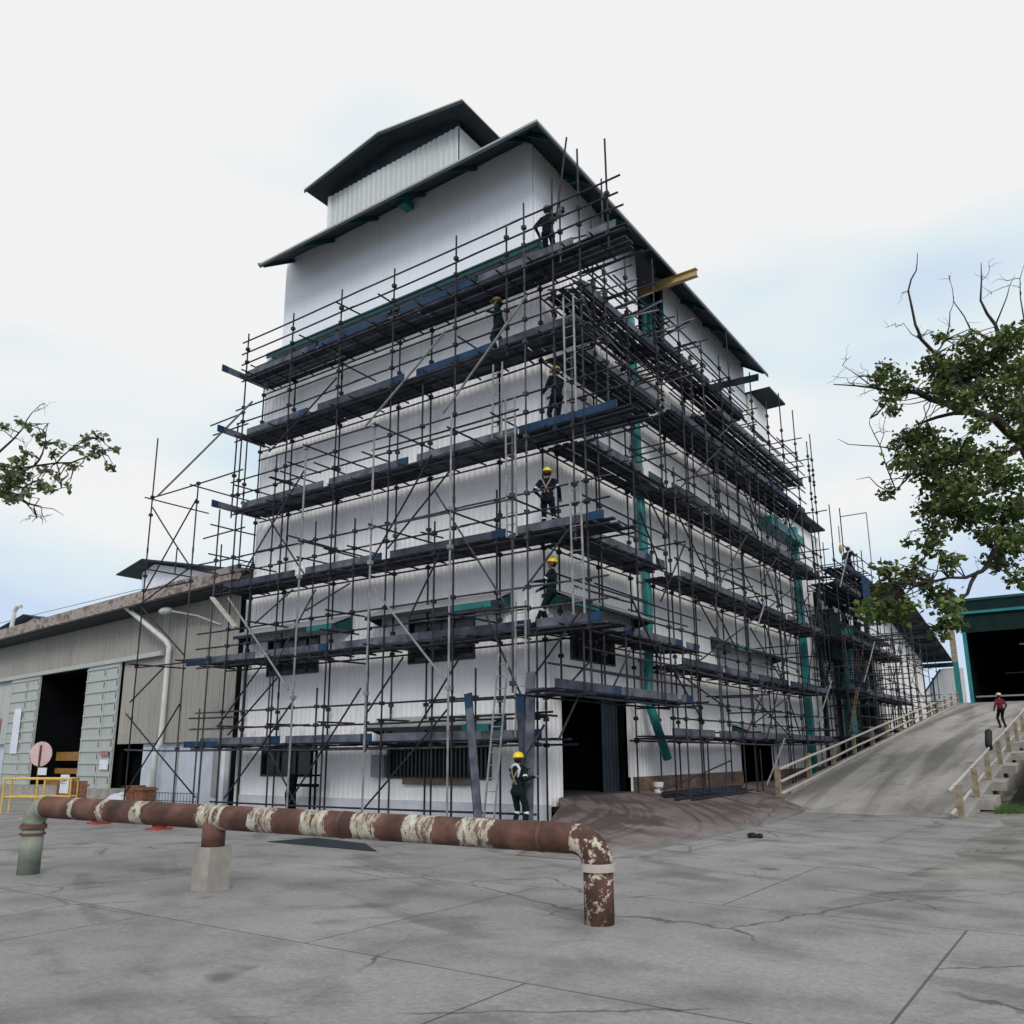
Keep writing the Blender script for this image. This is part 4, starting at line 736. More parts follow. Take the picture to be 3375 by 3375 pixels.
# ------------------------------------------------------------ scaffolding
TR = .026
class Sc:
    def __init__(s, t): s.t = t; s.d = {}
    def add(s, part, mb, mt): s.d.setdefault(part, []).append((mb, mt)); return mb
    def finish(s, cap=95):
        for part, L in s.d.items():
            L.sort(key=lambda e: (e[0].center() - CAM).length)
            for mb, mt in L[:cap]: mb.build(part, M[mt], s.t)
            rest = L[cap:]
            if rest:
                mats = sorted({mt for _, mt in rest}); al = MB()
                for mb, mt in rest: al.cm = mats.index(mt); al.add(mb.v, mb.f)
                al.build(part, [M[k] for k in mats], s.t, kind='stuff')
    def pole(s, x, y, z0, z1, mt='tube', lean=(0, 0), cpl=()):
        mb = MB(); r = TR * R(.95, 1.05)
        if mt == 'tube' and R(0, 1) < .2: mt = 'tube3'
        lx, ly = lean[0] + R(-.02, .02), lean[1] + R(-.02, .02)
        mb.tube((x, y, z0), (x + lx, y + ly, z1), r)
        for z in cpl:
            if z0 < z < z1: f = (z - z0) / (z1 - z0); c = (x + lx * f, y + ly * f, z + R(-.02, .02)); mb.box(c[0] - .055, c[0] + .055, c[1] - .055, c[1] + .055, c[2] - .05, c[2] + .05)
        z = z0 + R(2, 4)
        while z < z1 - .5: f = (z - z0) / (z1 - z0); mb.tube((x + lx * f, y + ly * f, z - .09), (x + lx * f, y + ly * f, z + .09), r * 1.35); z += R(4.5, 6)
        if z0 < .9: mb.box(x - .075, x + .075, y - .075, y + .075, z0 - .005, z0 + .012)
        return s.add('upright_pole', mb, mt)
    def bar(s, part, p, q, mt='tube', r=TR):
        if mt == 'tube' and R(0, 1) < .22: mt = 'tube3'
        p = Vector(p); q = Vector(q); L = (q - p).length
        if L > 2.5: k = L * .0035; m = p.lerp(q, .5) + Vector((R(-k, k), R(-k, k), -R(0, k * 1.6))); return s.add(part, MB().path([p, p.lerp(m, .5) + (m - p.lerp(q, .5)) * .25, m, q.lerp(m, .5) + (m - p.lerp(q, .5)) * .25, q], r, 8), mt)
        return s.add(part, MB().tube(p, q, r), mt)

def P3(ax, a, b, z): return (a, b, z) if ax == 'X' else (b, a, z)
def deck(sc, ax, a0, a1, bi, bo, z, toe=True, rails=(.55, 1.06), n=5, pm='plank', step=.95, stub=.34, blueends=True, ledg=True):
    """planks run along ax from a0 to a1; bi = inner edge, bo = outer edge (sign gives the outward side)"""
    sg = 1 if bo > bi else -1; wdt = abs(bo - bi) / n
    for i in range(n):
        b = bi + sg * wdt * (i + .5); a = a0 + R(0, .25); first = True
        while a < a1 - .3:
            L = min(R(3.6, 3.95), a1 - a + (R(-.05, .35) if a1 - a < 3.9 else 0)); zz = z + .045 + (R(0, .012))
            mb = MB(); mb.beam(P3(ax, a, b, zz), P3(ax, a + L, b + R(-.012, .012), zz + R(-.006, .006)), wdt * R(.74, .86), .042)
            sc.add('plank', mb, pm if R(0, 1) > .3 else 'plank2'); a += L + R(.01, .06)
    k = a0 + .15
    while k < a1:
        e0 = bi - sg * R(.02, .12); e1 = bo + sg * R(.08, stub)
        sc.bar('transom', P3(ax, k, e0, z - .01), P3(ax, k + R(-.03, .03), e1, z - .01 + R(-.02, .02))); k += step * R(.85, 1.15)
    if ledg:
        for b in (bi, bo): sc.bar('ledger', P3(ax, a0 - R(.1, .3), b, z - .07), P3(ax, a1 + R(.05, .35), b, z - .07))
    for h in rails:
        a = a0 - R(.1, .3)
        while a < a1 - .2:
            b_ = min(a + R(4.5, 6.), a1 + R(.1, .3))
            sc.bar('guard_rail', P3(ax, a, bo + sg * .03, z + h + R(-.015, .015)), P3(ax, b_, bo + sg * .03, z + h + R(-.015, .015))); a = b_ - .25
    if toe:
        a = a0 + R(0, .4)
        while a < a1 - .5:
            L = min(R(2.6, 3.9), a1 - a); bb = bo - sg * .03; tz = z + .17
            mb = MB(); mb.cm = 0
            mb.beam(P3(ax, a, bb, tz), P3(ax, a + L, bb, tz), .038, .2)
            sc.add('toe_board', mb, 'toe' if R(0, 1) > .35 else random.choice(['plank2', 'plank2', 'blue']))
            if blueends and R(0, 1) < .7:
                mb = MB().beam(P3(ax, a + L - .38, bb + sg * .003, tz + .002), P3(ax, a + L + .01, bb + sg * .003, tz + .002), .046, .208); sc.add('toe_board_end', mb, 'blue')
            a += L + R(.0, .5)

# --- front scaffold
F = Sc(thing('front_scaffold', 'six-deck tube scaffold on the long front wall of the tower', 'scaffold', (-5.5, -.9, 0)))
LV = [2.0, 4.58, 6.95, 9.58, 12.17, 14.33]
railz = [z + h for z in LV for h in (-.07, .55, 1.06)]
deck(F, 'X', -12.4, .7, -.25, -1.38, LV[0])
deck(F, 'X', -12.5, 2.4, -.25, -1.38, LV[1])
deck(F, 'X', -11.8, 2.5, -.25, -1.38, LV[2])
deck(F, 'X', -11.3, 3.1, -.25, -1.38, LV[3])
deck(F, 'X', -11.3, 1.9, -.25, -1.38, LV[4])
deck(F, 'X', -11.25, 3.1, -.25, -1.38, LV[5], rails=(.55, .95, 1.4))
deck(F, 'X', -11.5, .1, -.28, -.85, 15.0, toe=False, rails=(), n=2, step=1.1)
OX = [-11.12, -8.75, -6.55, -4.28, -1.85, .42]; tops = [15.96, 15.96, 16.04, 15.95, 16.1, 16.15]
for x, z in zip(OX, tops): F.pole(x + R(-.04, .04), -1.43, 0, z, cpl=railz)
for x, z in [(-11.62, 15.4), (-9.9, 14.9), (-7.6, 15.2), (-5.05, 14.8), (-3.75, 15.5), (-1.25, 15.1), (.15, 15.9)]: F.pole(x, -.27, 0, z, cpl=railz)
for x, z0, z in [(-10.2, 0, 7.6), (-7.95, 0, 9.3), (-5.6, 4.3, 8.4), (-2.6, 0, 7.8), (-9.3, 6.8, 11.2), (-3.1, 9.2, 11.9), (.6, 0, 4.9), (-.55, 4.4, 8.3), (2.08, 3.0, 17.1), (2.9, 13.9, 17.0), (1.25, 9.4, 16.6), (-7.3, 4.4, 8.6), (-.2, 11.9, 15.7), (-4.9, 1.8, 5.6), (-6.9, 1.8, 3.6), (-1.2, 1.9, 3.8), (-9.0, 1.8, 4.2), (1.5, 14, 15.9), (1.75, 6.6, 11.4)]:
    F.pole(x, -1.36, z0, z, cpl=railz)
# outrigger row standing 1.5 m further out
for x, z in [(-6.12, 10.35), (-3.42, 10.32), (-.8, 9.9), (1.0, 8.9)]: F.pole(x, -2.9, 0 if x < 1 else 3.0, z, 'tube2' if x < 0 else 'tube', cpl=(3.2, 6.5, 7.45, 10.2))
for z, a, b in [(10.28, -8.2, -3.3), (9.55, -3.5, 1.2), (7.46, -8.0, -3.3), (7.42, -3.4, 1.1), (4.9, -.9, 1.4)]: F.bar('ledger', (a, -2.88, z), (b, -2.88, z - .04))
for x, z in [(-3.3, 10.2), (-6.05, 10.24), (-6.05, 7.46), (-3.38, 7.48), (-.8, 9.5), (-.8, 7.4), (-.75, 4.9), (-6.1, 4.3), (-3.42, 4.4), (.98, 7.4)]: F.bar('transom', (x, -3.05, z), (x + .02, -.2, z + .02))
BR = [(-5.21, 11.1, -2.19, 13.2, 2), (-2.2, 10.74, .57, 13.3, 2), (-9.54, 11.27, -6.51, 13.0, 1), (-10.61, 7.11, -7.72, 10.25, 1), (-9.41, 9.1, -7.47, 6.89, 1), (-4.75, 6.94, -2.58, 9.63, 1), (-4.17, 7.26, -1.98, 9.06, 1),
      (-2.47, 8.61, .04, 4.99, 1), (-9.7, 5.7, -8.01, 6.57, 1), (-7.34, 5.85, -5.55, 6.44, 1), (-8.6, 4.41, -7.01, 6.45, 1), (-11.06, 6.65, -7.9, 3.58, 2), (-4.83, 6.39, -2.04, 3.51, 2), (-10.58, .46, -7.58, 3.36, 1), (-7.71, .42, -5.02, 3.48, 1),
      (-4.67, .39, -1.9, 2.84, 1), (-4.78, 2.79, -3.5, 4.22, 1), (-2.96, 2.31, -1.55, 4.08, 1), (-10.66, 2.34, -8.26, 4.14, 1), (-8.63, 1.86, -7.35, .39, 1), (.33, 5.54, 1.87, 7.08, 1), (.63, 3.46, 1.97, 4.92, 1), (-11.2, 2.6, -8.9, 4.7, 1), (-3.3, 5.2, -2.2, 6.9, 1), (-.9, 5.3, .5, 2.6, 1)]
for i, (a, za, b, zb, k) in enumerate(BR): F.bar('brace', (a, -1.5 - .05 * (i % 2), za), (b, -1.5 - .05 * (i % 2), zb), 'tube2' if k == 2 else 'tube', TR * (1.25 if k == 2 else 1))
for z in LV[2:]:   # toe boards that stick out past the left end towards the road
    if z == 12.17 or z == 14.33 or z == 9.58: F.add('toe_board', MB().beam((-11.33, -.3, z + .12), (-11.33, -2.2, z + .12), .04, .22), 'toe'); F.add('toe_board_end', MB().beam((-11.33, -2.0, z + .12), (-11.33, -2.22, z + .12), .048, .228), 'blue')
for i in range(34):   # loose tube ends poking out of the lifts
    z = random.choice(LV[1:]) + random.choice((.55, 1.06, -.07)); x = R(-11, .3); F.bar('transom', (x, -.2 - R(0, .6), z), (x + R(-.05, .05), -1.5 - R(.15, .75), z + R(-.03, .03)))
for z in (.35, .2): F.bar('ledger', (-11.4, -1.44, z), (.6, -1.44, z + .03))
for x in OX: F.bar('transom', (x, -1.6, 2.62), (x, -.2, 2.62))
for z in (3.0, 2.62): F.bar('guard_rail', (-2.6, -1.46, z), (1.1, -1.46, z + .03))
F.finish()

# --- left scaffold standing over the shed end
G = Sc(thing('shed_end_scaffold', 'open tube scaffold tower over the right end of the low shed', 'scaffold', (-14.2, -1.3, 0)))
gz = (1.94, 4.8, 7.5, 8.05, 10.3, 10.98)
for x, y, z0, z in [(-16.15, -1.42, 0, 13.3), (-13.36, -1.42, 0, 11.05), (-12.05, -1.42, 0, 9.8), (-12.3, -1.42, 0, 3.2), (-16.1, -.3, 8.3, 9.3), (-13.3, -.35, 7.9, 9.0), (-12.2, -.4, 8.0, 12.6), (-11.7, -1.2, 9.5, 12.9)]: G.pole(x, y, z0, z, cpl=gz)
for a, za, b, zb in [(-15.95, 10.55, -13.39, 8.04), (-13.29, 10.38, -15.99, 7.41), (-16.04, .47, -13.3, 3.38), (-16.42, 3.17, -12.08, .47), (-16.23, 3.55, -14.37, 4.65), (-16.2, 7.0, -13.3, 7.98), (-13.3, 5.0, -16.1, 6.9)]: G.bar('brace', (a, -1.5, za), (b, -1.5, zb), 'tube')
G.bar('brace', (-15.65, -1.55, 10.9), (-10.5, -1.55, 13.25), 'tube2', TR * 1.3)
for a, b, z in [(-16.2, -10.9, 10.97), (-13.5, -10.6, 8.02), (-16.2, -13.2, 7.5), (-16.4, -10.4, 1.94), (-16.2, -11.9, 4.75), (-12.8, -10.4, 2.9), (-12.75, -10.7, 2.55), (-12.8, -10.6, 8.9), (-12.7, -10.8, 12.6), (-12.9, -11, 13.0)]: G.bar('ledger', (a, -1.44, z), (b, -1.44, z + R(-.05, .05)))
for x, z in [(-16.1, 10.9), (-13.35, 10.85), (-16.1, 4.85), (-13.35, 4.8), (-16.15, 8.3), (-13.3, 7.9), (-12.0, 9.2), (-12.0, 8.2)]: G.bar('transom', (x, -1.75, z), (x + .03, .9 if z > 8.2 else .45, z + .02))
G.add('toe_board', MB().beam((-13.4, -1.3, 4.75), (-11.6, -1.3, 4.72), .04, .24), 'blue'); G.add('toe_board', MB().beam((-13.1, -1.35, 2.08), (-11.3, -1.35, 2.06), .04, .2), 'blue')
G.add('plank', MB().beam((-11.9, -1.55, 6.75), (-10.55, -1.55, 5.65), .16, .06), 'cream')
G.finish()

# --- side scaffold
H = Sc(thing('side_scaffold', 'dense many-deck scaffold along the side wall beside the ramp', 'scaffold', (.8, 10, .4)))
LS = [(4.72, -1.4, 6.6), (6.98, -.25, 4.4), (9.55, -.25, 4.55), (12.1, -.25, 4.6), (14.0, -.25, 4.7)]
for z, a, b in LS: deck(H, 'Y', a, b, .22, 1.38, z, pm='plank', blueends=z < 10)
LS2 = [(2.14, 4.3, 21.5), (4.22, 5.2, 21.5), (6.92, 5.2, 21.5), (9.65, 4.9, 21.5), (12.35, 5.4, 20), (14.5, 4.7, 12.6), (13.75, 9.4, 20)]
for z, a, b in LS2: deck(H, 'Y', a, b, .22, 1.38, z, n=5, step=1.3, blueends=R(0, 1) > .4)
rz_ = [z + h for z, _, _ in LS2 for h in (-.07, .55, 1.06)]
for y, z0, z in [(.5, 3.0, 16.9), (1.15, 9.4, 18.1), (2.5, 3.0, 16.4), (4.4, .0, 17.2), (5.3, 0, 10.4), (6.3, 0, 16.6), (8.2, 0, 15.9), (9.9, 0, 16.1), (10.95, 0, 17.7), (13.4, 0, 16.8), (15.3, 0, 16.2), (17.2, 0, 17.3), (19.2, 0, 17.2), (21.2, 0, 16.3), (21.9, 3, 16.9)]:
    H.pole(1.4, y, apz(1.4, y) if z0 == 0 else z0, z, cpl=rz_)
for y, z in [(.3, 15), (2.4, 15.5), (4.35, 14.6), (5.9, 9.5), (7.3, 15.1), (9.2, 15.4), (11.7, 15), (14.4, 15.2), (16.4, 14.7), (18.4, 15), (20.6, 15)]:
    H.pole(.26, y, .5 if y > 4 else 3.0, z, cpl=rz_)
for i in range(26):
    y = R(5, 21); z = random.choice([.2, 2.2, 4.3, 7, 9.6, 12.2]); H.pole(R(1.2, 1.5), y, z, z + R(1.4, 3.6), cpl=rz_)
for a, za, b, zb in [(-1.6, 3.12, -.39, 3.87), (.77, 3.37, 1.76, 4.35), (10.75, 2.69, 15.88, 4.09), (10.93, 3.61, 15.36, 2.11), (4.25, 4.07, 8.66, 3.04), (10.56, 11.9, 12.92, 10.06), (6.41, 4.5, 17.58, 8.72), (11.18, 10.54, 14.87, 8.33), (3.17, .76, 8.39, 1.48),
                     (12, 2.2, 16, 6.5), (16, 2.4, 12.5, 6.6), (8, 6.9, 11.4, 9.5), (15, 9.7, 18.6, 12.3), (5.4, 9.7, 9.2, 12.2), (17.5, 4.3, 21, 9.5), (20.8, 4.3, 17.4, 9.0), (9.8, 2.2, 12.6, 4.2)]:
    H.bar('brace', (1.5, a, za), (1.5, b, zb))
for i in range(60):  # long ties and loose ends across the lifts
    z = random.choice([2.14, 4.22, 6.92, 9.65, 12.35, 14.5, 13.75]) + random.choice((.5, 1.0, 1.5, .25)); y = R(-.3, 21)
    if z > 6 or y > 5: H.bar('transom', (.05, y, z), (R(1.6, 2.3), y + R(-.05, .05), z + R(-.03, .03)))
for i in range(46):  # extra lengths along the lifts, all heights
    z = random.choice([4.2, 6.9, 9.6, 12.3, 14.5, 13.75]) + R(.2, 1.9); y = R(-.2, 18); x = R(.3, 1.6); L_ = R(1.5, 4); H.bar('ledger', (x, y, z), (x + R(-.05, .05), y + L_, z + R(-.06, .06)))
for i in range(22): z = R(4, 14); y = R(1, 18); H.bar('brace', (R(1.3, 1.6), y, z), (R(1.3, 1.6), y + R(1.5, 2.6), z + random.choice((-1, 1)) * R(1.2, 2.3)))
for i in range(30): z = R(13.2, 15.9); y = R(-.3, 6.5); H.bar('transom', (.1, y, z), (R(1.6, 2.6), y + R(-.6, .6), z + R(-.2, .2)), 'tube' if i % 3 else 'tube2')
for i in range(18): z = R(12.4, 15.4); y = R(-.2, 3.5); H.bar('ledger', (R(.3, 1.5), y, z), (R(.3, 1.5), y + R(1.5, 3), z + R(-.15, .15)), 'tube' if i % 2 else 'tube2')
for a, b, x in [(8.7, 9.4, 0)]: H.add('toe_board', MB().beam((.3, 9.2, 14.62), (3.05, 9.2, 14.5), .06, .24), 'plank'); 
for i, (p, q) in enumerate([((2, 16.7, 2.83), (2, 19.4, 4.7)), ((2, 10.1, .65), (2, 12.4, 2.2)), ((1.9, 10.45, 5.8), (1.9, 11.7, 7.05))]): H.bar('brace', p, q, 'tube2', .03)
for y, z0, z in [(5.0, 3.1, 4.6), (3.0, 3.1, 4.7), (1.0, 3.1, 4.6)]: H.pole(1.75, y, z0, z)
H.finish()

# --- small platform over the vehicle doorway
D_ = Sc(thing('doorway_platform', 'single scaffold deck spanning over the dark vehicle doorway', 'scaffold', (1.5, 1.2, 3)))
deck(D_, 'Y', -2.45, 5.0, .95, 1.75, 3.05, rails=(.55,), n=3, step=1.6)
for z in (3.6, 4.1): D_.bar('guard_rail', (1.8, -1.2, z), (1.8, 4.6, z))
for y in (-1.2, .9, 3.1): D_.pole(1.8, y, 2.95, 4.5)
for y in (-1.6, 4.6): D_.bar('ledger', (.1, y, 3.0), (2.2, y, 3.0))
D_.bar('brace', (1.7, -2.2, 2.0), (1.7, -1.3, 3.0)); D_.bar('brace', (.95, -1.6, 2.35), (.95, -2.45, 1.6))
D_.finish()

# --- far scaffold
K = Sc(thing('far_scaffold', 'lower crowded scaffold round the rear annex at the far end', 'scaffold', (1, 30, .5)))
for z, a, b in [(2.35, 21.9, 39), (4.5, 21.9, 38), (6.95, 21.9, 36), (9.45, 21.9, 31.5), (10.55, 24, 30)]: deck(K, 'Y', a, b, .75, 1.95, z, n=4, step=1.7, blueends=False)
kz = [z + h for z in (2.35, 4.5, 6.95, 9.45) for h in (-.07, .55, 1.06)]
for i in range(10):
    y = 22 + i * 1.95; K.pole(1.98, y, .3, (13.2 if y < 25 else 12.2 if y < 32 else 9.5) + R(-.5, .6), cpl=kz); K.pole(.8, y + .9, .3, (12.4 if y < 31 else 9) + R(-.5, .5), cpl=kz)
for i in range(30):
    y = R(22, 39); z = random.choice([.4, 2.4, 4.5, 7, 9.3]); K.pole(R(.8, 2.1), y, z, z + R(1.5, 3), cpl=kz)
for i in range(60):
    z = R(2.4, 11.5 if i % 2 else 9); y = R(22, 31 if z > 9 else 38); K.bar('transom', (.1, y, z), (R(2, 3.1), y + R(-.1, .1), z + R(-.05, .05)))
for i in range(12): y = R(22, 35); z = R(2, 8); K.bar('brace', (2.02, y, z), (2.02, y + R(2, 3.5), z + random.choice((-1, 1)) * R(1.6, 2.4)))
for p, q in [((2.1, 24.9, 5.0), (2.1, 28.2, 7.3)), ((2.1, 22.0, 9.2), (2.1, 24.4, 11.4))]: K.bar('brace', p, q, 'tube2', .032)
K.bar('guard_rail', (1.9, 24.4, 13.2), (3.1, 24.4, 13.2), 'tube2'); K.bar('upright_pole', (3.1, 24.4, 10.5), (3.1, 24.4, 13.2), 'tube2')
K.finish()
# --- light scaffold in front of the gable shed
N = Sc(thing('gable_scaffold', 'sparse scaffold frames standing before the pale gable shed', 'scaffold', (1.2, 45, 3)))
for y in (40.5, 43, 45.5, 48, 51.5): N.pole(1.5, y, .5, 10.2 - (y - 40) * .12, cpl=(4, 5.7, 7.6)); N.pole(.5, y + .6, .5, 9.2 - (y - 40) * .15, cpl=(4, 5.7, 7.6))
for z in (4.2, 4.6, 5.0, 6.9, 7.3, 7.6, 9): N.bar('ledger', (1.5, 39.6, z), (1.5, 47 + R(0, 4.5), z)); N.bar('transom', (.1, 40.6, z + .2), (3.2 if z < 7 else 2.4, 40.6, z + .2))
N.bar('brace', (1.55, 40.6, 6.0), (1.55, 45.5, 8.6)); N.bar('brace', (1.55, 41, 6.2), (1.55, 47.6, 4.4)); N.bar('brace', (1.55, 48, 5), (1.55, 52, 3))
N.finish()

# ------------------------------------------------------------ ladders and leaning boards
def ladder(label, p, q, wd=.29, mt='ladder', side=(1, 0, 0)):
    p = Vector(p); q = Vector(q); t = thing('ladder', label, 'ladder', p); s_ = Vector(side).normalized() * (wd / 2)
    for k in (-1, 1): P('rail', MB().beam(p + s_ * k, q + s_ * k, .022, .045, up=side), M[mt], t)
    n = int((q - p).length / .29)
    for i in range(1, n): c = p.lerp(q, i / n); P('rung', MB().tube(c - s_, c + s_, .012, 6), M[mt], t)
ladder('metal ladder leaning from the ground behind the worker to the first deck', (-.42, -1.9, 0), (-.15, -1.62, 4.1))
ladder('metal ladder from the first deck up to the second, right of the leaning boards', (.3, -1.6, 2.1), (.26, -1.5, 5.3))
ladder('metal ladder between third and fourth deck, left of the worker in the middle', (.1, -1.62, 6.9), (-.02, -1.5, 10.6))
ladder('short ladder top showing above the fourth deck left of the corner', (-.35, -1.62, 9.6), (-.4, -1.5, 11.7), mt='tube2')
ladder('pale ladder tied beside the corner just below the top decks', (1.86, -1.62, 9.7), (1.78, -1.5, 12.9))
ladder('pale ladder from the second deck to the third at the corner', (1.95, -1.62, 4.8), (1.85, -1.5, 8.1))
#ladder('grey ladder behind the side guard rails above the third deck', (2.1, -1.3, 7.0), (2.05, -1.2, 9.9), mt='tube2')
ladder('rusty orange ladder on the ramp side of the far scaffold', (2.25, 20.9, 2.6), (2.25, 22.9, 4.6), mt='rustl', side=(0, 1, .2), wd=.5)
ladder('rusty orange ladder higher up inside the far scaffold', (1.5, 26.5, 5.9), (1.5, 27.3, 7.4), mt='rustl', side=(0, 1, 0), wd=.4)
def lean(label, p, q, face, edge):
    t = thing('scaffold_board', label, 'board', p, None); 
    P('board_face', MB().beam(p, q, .20, .05, up=(0, 1, 0)), M[face], t)
    d = (Vector(q) - Vector(p)).normalized(); P('blue_edge', MB().beam(Vector(p) + Vector((-.115, .012, 0)), Vector(q) + Vector((-.115, .012, 0)), .03, .055, up=(0, 1, 0)), M[edge], t)
    P('blue_end', MB().beam(Vector(q) - d * .35 + Vector((0, -.004, 0)), Vector(q) + d * .01 + Vector((0, -.004, 0)), .205, .052, up=(0, 1, 0)), M[edge], t)
lean('worn grey board with blue edge leaning on the scaffold, leftmost of three', (-.58, -2.0, .0), (-1.22, -1.62, 3.15), 'toe', 'blue')
lean('blue-edged board tilted behind the upright grey board held by the worker', (.70, -1.9, .0), (.34, -1.64, 3.0), 'plank2', 'blue')
lean('long upright grey board held by the worker on the ground', (.80, -2.05, .0), (.72, -1.75, 3.55), 'toe', 'toe')
# ------------------------------------------------------------ people
import numpy as np
def ik(a, c, l1, l2, pole):
    a = Vector(a); c = Vector(c); d = c - a; L = min(d.length, (l1 + l2) * .999); d.normalize(); c = a + d * L
    x = (l1 * l1 - l2 * l2 + L * L) / (2 * L); h = math.sqrt(max(0, l1 * l1 - x * x)); p = Vector(pole); p = (p - d * p.dot(d)).normalized()
    return a + d * x + p * h, c
def person(label, pos, yaw, hands, feet=((0, .11), (0, -.11)), lean=0, side=0, hip=.92, cloth='cloth', legs=None, hat='hatY', look=0, voxel=.011, strips=True, grip=True, scarf=False, scale=1.0, group=None):
    t = thing('person', label, 'person', pos, group)
    pr = []  # (p, q, r1, r2, tag)
    pel = Vector((0, 0, hip)); rot = Matrix.Rotation(lean, 3, 'Y') @ Matrix.Rotation(side, 3, 'X')
    U = lambda x, y, z: pel + rot @ Vector((x, y, z - .92))
    A = lambda p, q, r, r2, tg: pr.append((Vector(p), Vector(q), r, r2, tg))
    A(pel + Vector((0, -.075, .0)), pel + Vector((0, .075, .0)), .112, .112, 'leg'); A(pel + Vector((-.03, -.06, -.02)), pel + Vector((-.03, .06, -.02)), .11, .11, 'leg')
    A(U(0, -.055, 1.06), U(0, .055, 1.06), .105, .105, 'torso'); A(U(.005, -.09, 1.25), U(.005, .09, 1.25), .118, .118, 'torso'); A(U(0, 0, .95), U(0, 0, 1.3), .125, .13, 'torso')
    A(U(-.005, -.15, 1.39), U(-.005, .15, 1.39), .068, .068, 'torso'); A(U(0, -.06, 1.40), U(0, .06, 1.40), .08, .08, 'torso')
    A(U(0, 0, 1.42), U(.015, 0, 1.52), .056, .052, 'skin')
    lr = Matrix.Rotation(look, 3, 'Z'); Hc = U(.02, 0, 1.60); HD = lambda x, y, z: Hc + rot @ (lr @ Vector((x, y, z)))
    A(HD(-.015, 0, .03), HD(.01, 0, .03), .092, .090, 'skin'); A(HD(.02, 0, -.02), HD(.035, 0, -.06), .075, .055, 'skin'); A(HD(-.02, -.015, .0), HD(-.02, .015, .0), .08, .08, 'hair')
    A(HD(.10, 0, .0), HD(.118, 0, -.022), .012, .015, 'skin')
    for k in (-1, 1): A(HD(.0, k * .088, .0), HD(.0, k * .092, -.03), .016, .013, 'skin'); A(HD(.088, k * .032, .012), HD(.09, k * .034, .012), .012, .012, 'eye')
    A(HD(.088, -.02, -.055), HD(.088, .02, -.055), .010, .010, 'lip')
    for k, hd, ft in ((1, hands[0], feet[0]), (-1, hands[1], feet[1])):
        sh = U(0, k * .19, 1.385); el, wr = ik(sh, hd, .285, .26, (-.5, k * .5, -.8))
        A(sh, el, .062, .05, 'uarm'); A(el, wr, .05, .036, 'farm')
        d = (wr - el).normalized(); sd = d.cross(Vector((0, 0, 1)) if abs(d.z) < .9 else Vector((1, 0, 0))).normalized(); nm = sd.cross(d)
        pm_ = wr + d * .075; A(wr + d * .015, pm_, .030, .036, 'glove'); A(wr + d * .03 - sd * .018, pm_ - sd * .02, .024, .024, 'glove'); A(wr + d * .03 + sd * .018, pm_ + sd * .02, .024, .024, 'glove')
        for i, (off, fl_) in enumerate(((-.034, .062), (-.012, .074), (.012, .070), (.034, .055))):
            b0 = pm_ + sd * off; c0 = b0 + d * fl_ * .5; c1 = c0 + (d * .4 + nm * (-.9 if grip else -.45)).normalized() * fl_ * .5
            A(b0, c0, .0115, .011, 'glove'); A(c0, c1, .011, .010, 'glove')
        th = wr + d * .035 + sd * .03 * k; A(th, th + (sd * k + d * .6 - nm * .5).normalized() * .055, .013, .011, 'glove')
        fz = ft[2] if len(ft) > 2 else 0
        an = Vector((ft[0], ft[1], .095 + fz)); hp = pel + Vector((0, k * .09, -.03)); kn, an = ik(hp, an, .43, .42, (1, k * .12, 0))
        A(hp, kn, .092, .064, 'leg'); A(kn, an, .064, .05, 'shin')
        A(an + Vector((-.02, 0, -.02)), an + Vector((-.03, 0, -.055)), .046, .042, 'boot'); A(an + Vector((-.02, 0, -.058)), an + Vector((.13, k * .02, -.062)), .040, .034, 'boot')
    s = MB()
    for p, q, r1, r2, tg in pr:
        d = q - p; L = d.length; d = d.normalized() if L > 1e-6 else Vector((0, 0, 1)); u = Vector((0, 0, 1)) if abs(d.z) < .9 else Vector((1, 0, 0)); a = d.cross(u).normalized(); b = d.cross(a)
        rings = [(-math.cos(x) * r1, math.sin(x) * r1, p) for x in (.15, .6, 1.1, math.pi / 2)] + [(math.cos(x) * r2, math.sin(x) * r2, q) for x in (math.pi / 2, 1.1, .6, .15)]
        vs_ = [c + d * h + a * (rr * math.cos(2 * math.pi * i / 12)) + b * (rr * math.sin(2 * math.pi * i / 12)) for h, rr, c in rings for i in range(12)]
        fs = [(j * 12 + i, j * 12 + (i + 1) % 12, (j + 1) * 12 + (i + 1) % 12, (j + 1) * 12 + i) for j in range(7) for i in range(12)] + [tuple(reversed(range(12))), tuple(range(84, 96))]
        s.add(vs_, fs)
    me = bpy.data.meshes.new('tmp'); me.from_pydata(s.v, [], s.f); me.update()
    tmp = bpy.data.objects.new('tmp', me); col.objects.link(tmp)
    md = tmp.modifiers.new('r', 'REMESH'); md.mode = 'VOXEL'; md.voxel_size = voxel; md.use_smooth_shade = True
    sm = tmp.modifiers.new('s', 'SMOOTH'); sm.factor = .5; sm.iterations = 2
    dg = bpy.context.evaluated_depsgraph_get(); body = bpy.data.meshes.new_from_object(tmp.evaluated_get(dg)); bpy.data.objects.remove(tmp)
    n = len(body.polygons); ce = np.empty(n * 3); body.polygons.foreach_get('center', ce); ce = ce.reshape(n, 3)
    best = np.full(n, 1e9); tagi = np.zeros(n, int); tt = np.zeros(n); tags = [x[4] for x in pr]
    for i, (p, q, r1, r2, tg) in enumerate(pr):
        p_ = np.array(p); d = np.array(q) - p_; L2 = max(1e-9, d @ d); tq = np.clip((ce - p_) @ d / L2, 0, 1); dist = np.linalg.norm(ce - p_ - tq[:, None] * d, axis=1) - (r1 + (r2 - r1) * tq)
        m = dist < best; best[m] = dist[m]; tagi[m] = i; tt[m] = tq[m]
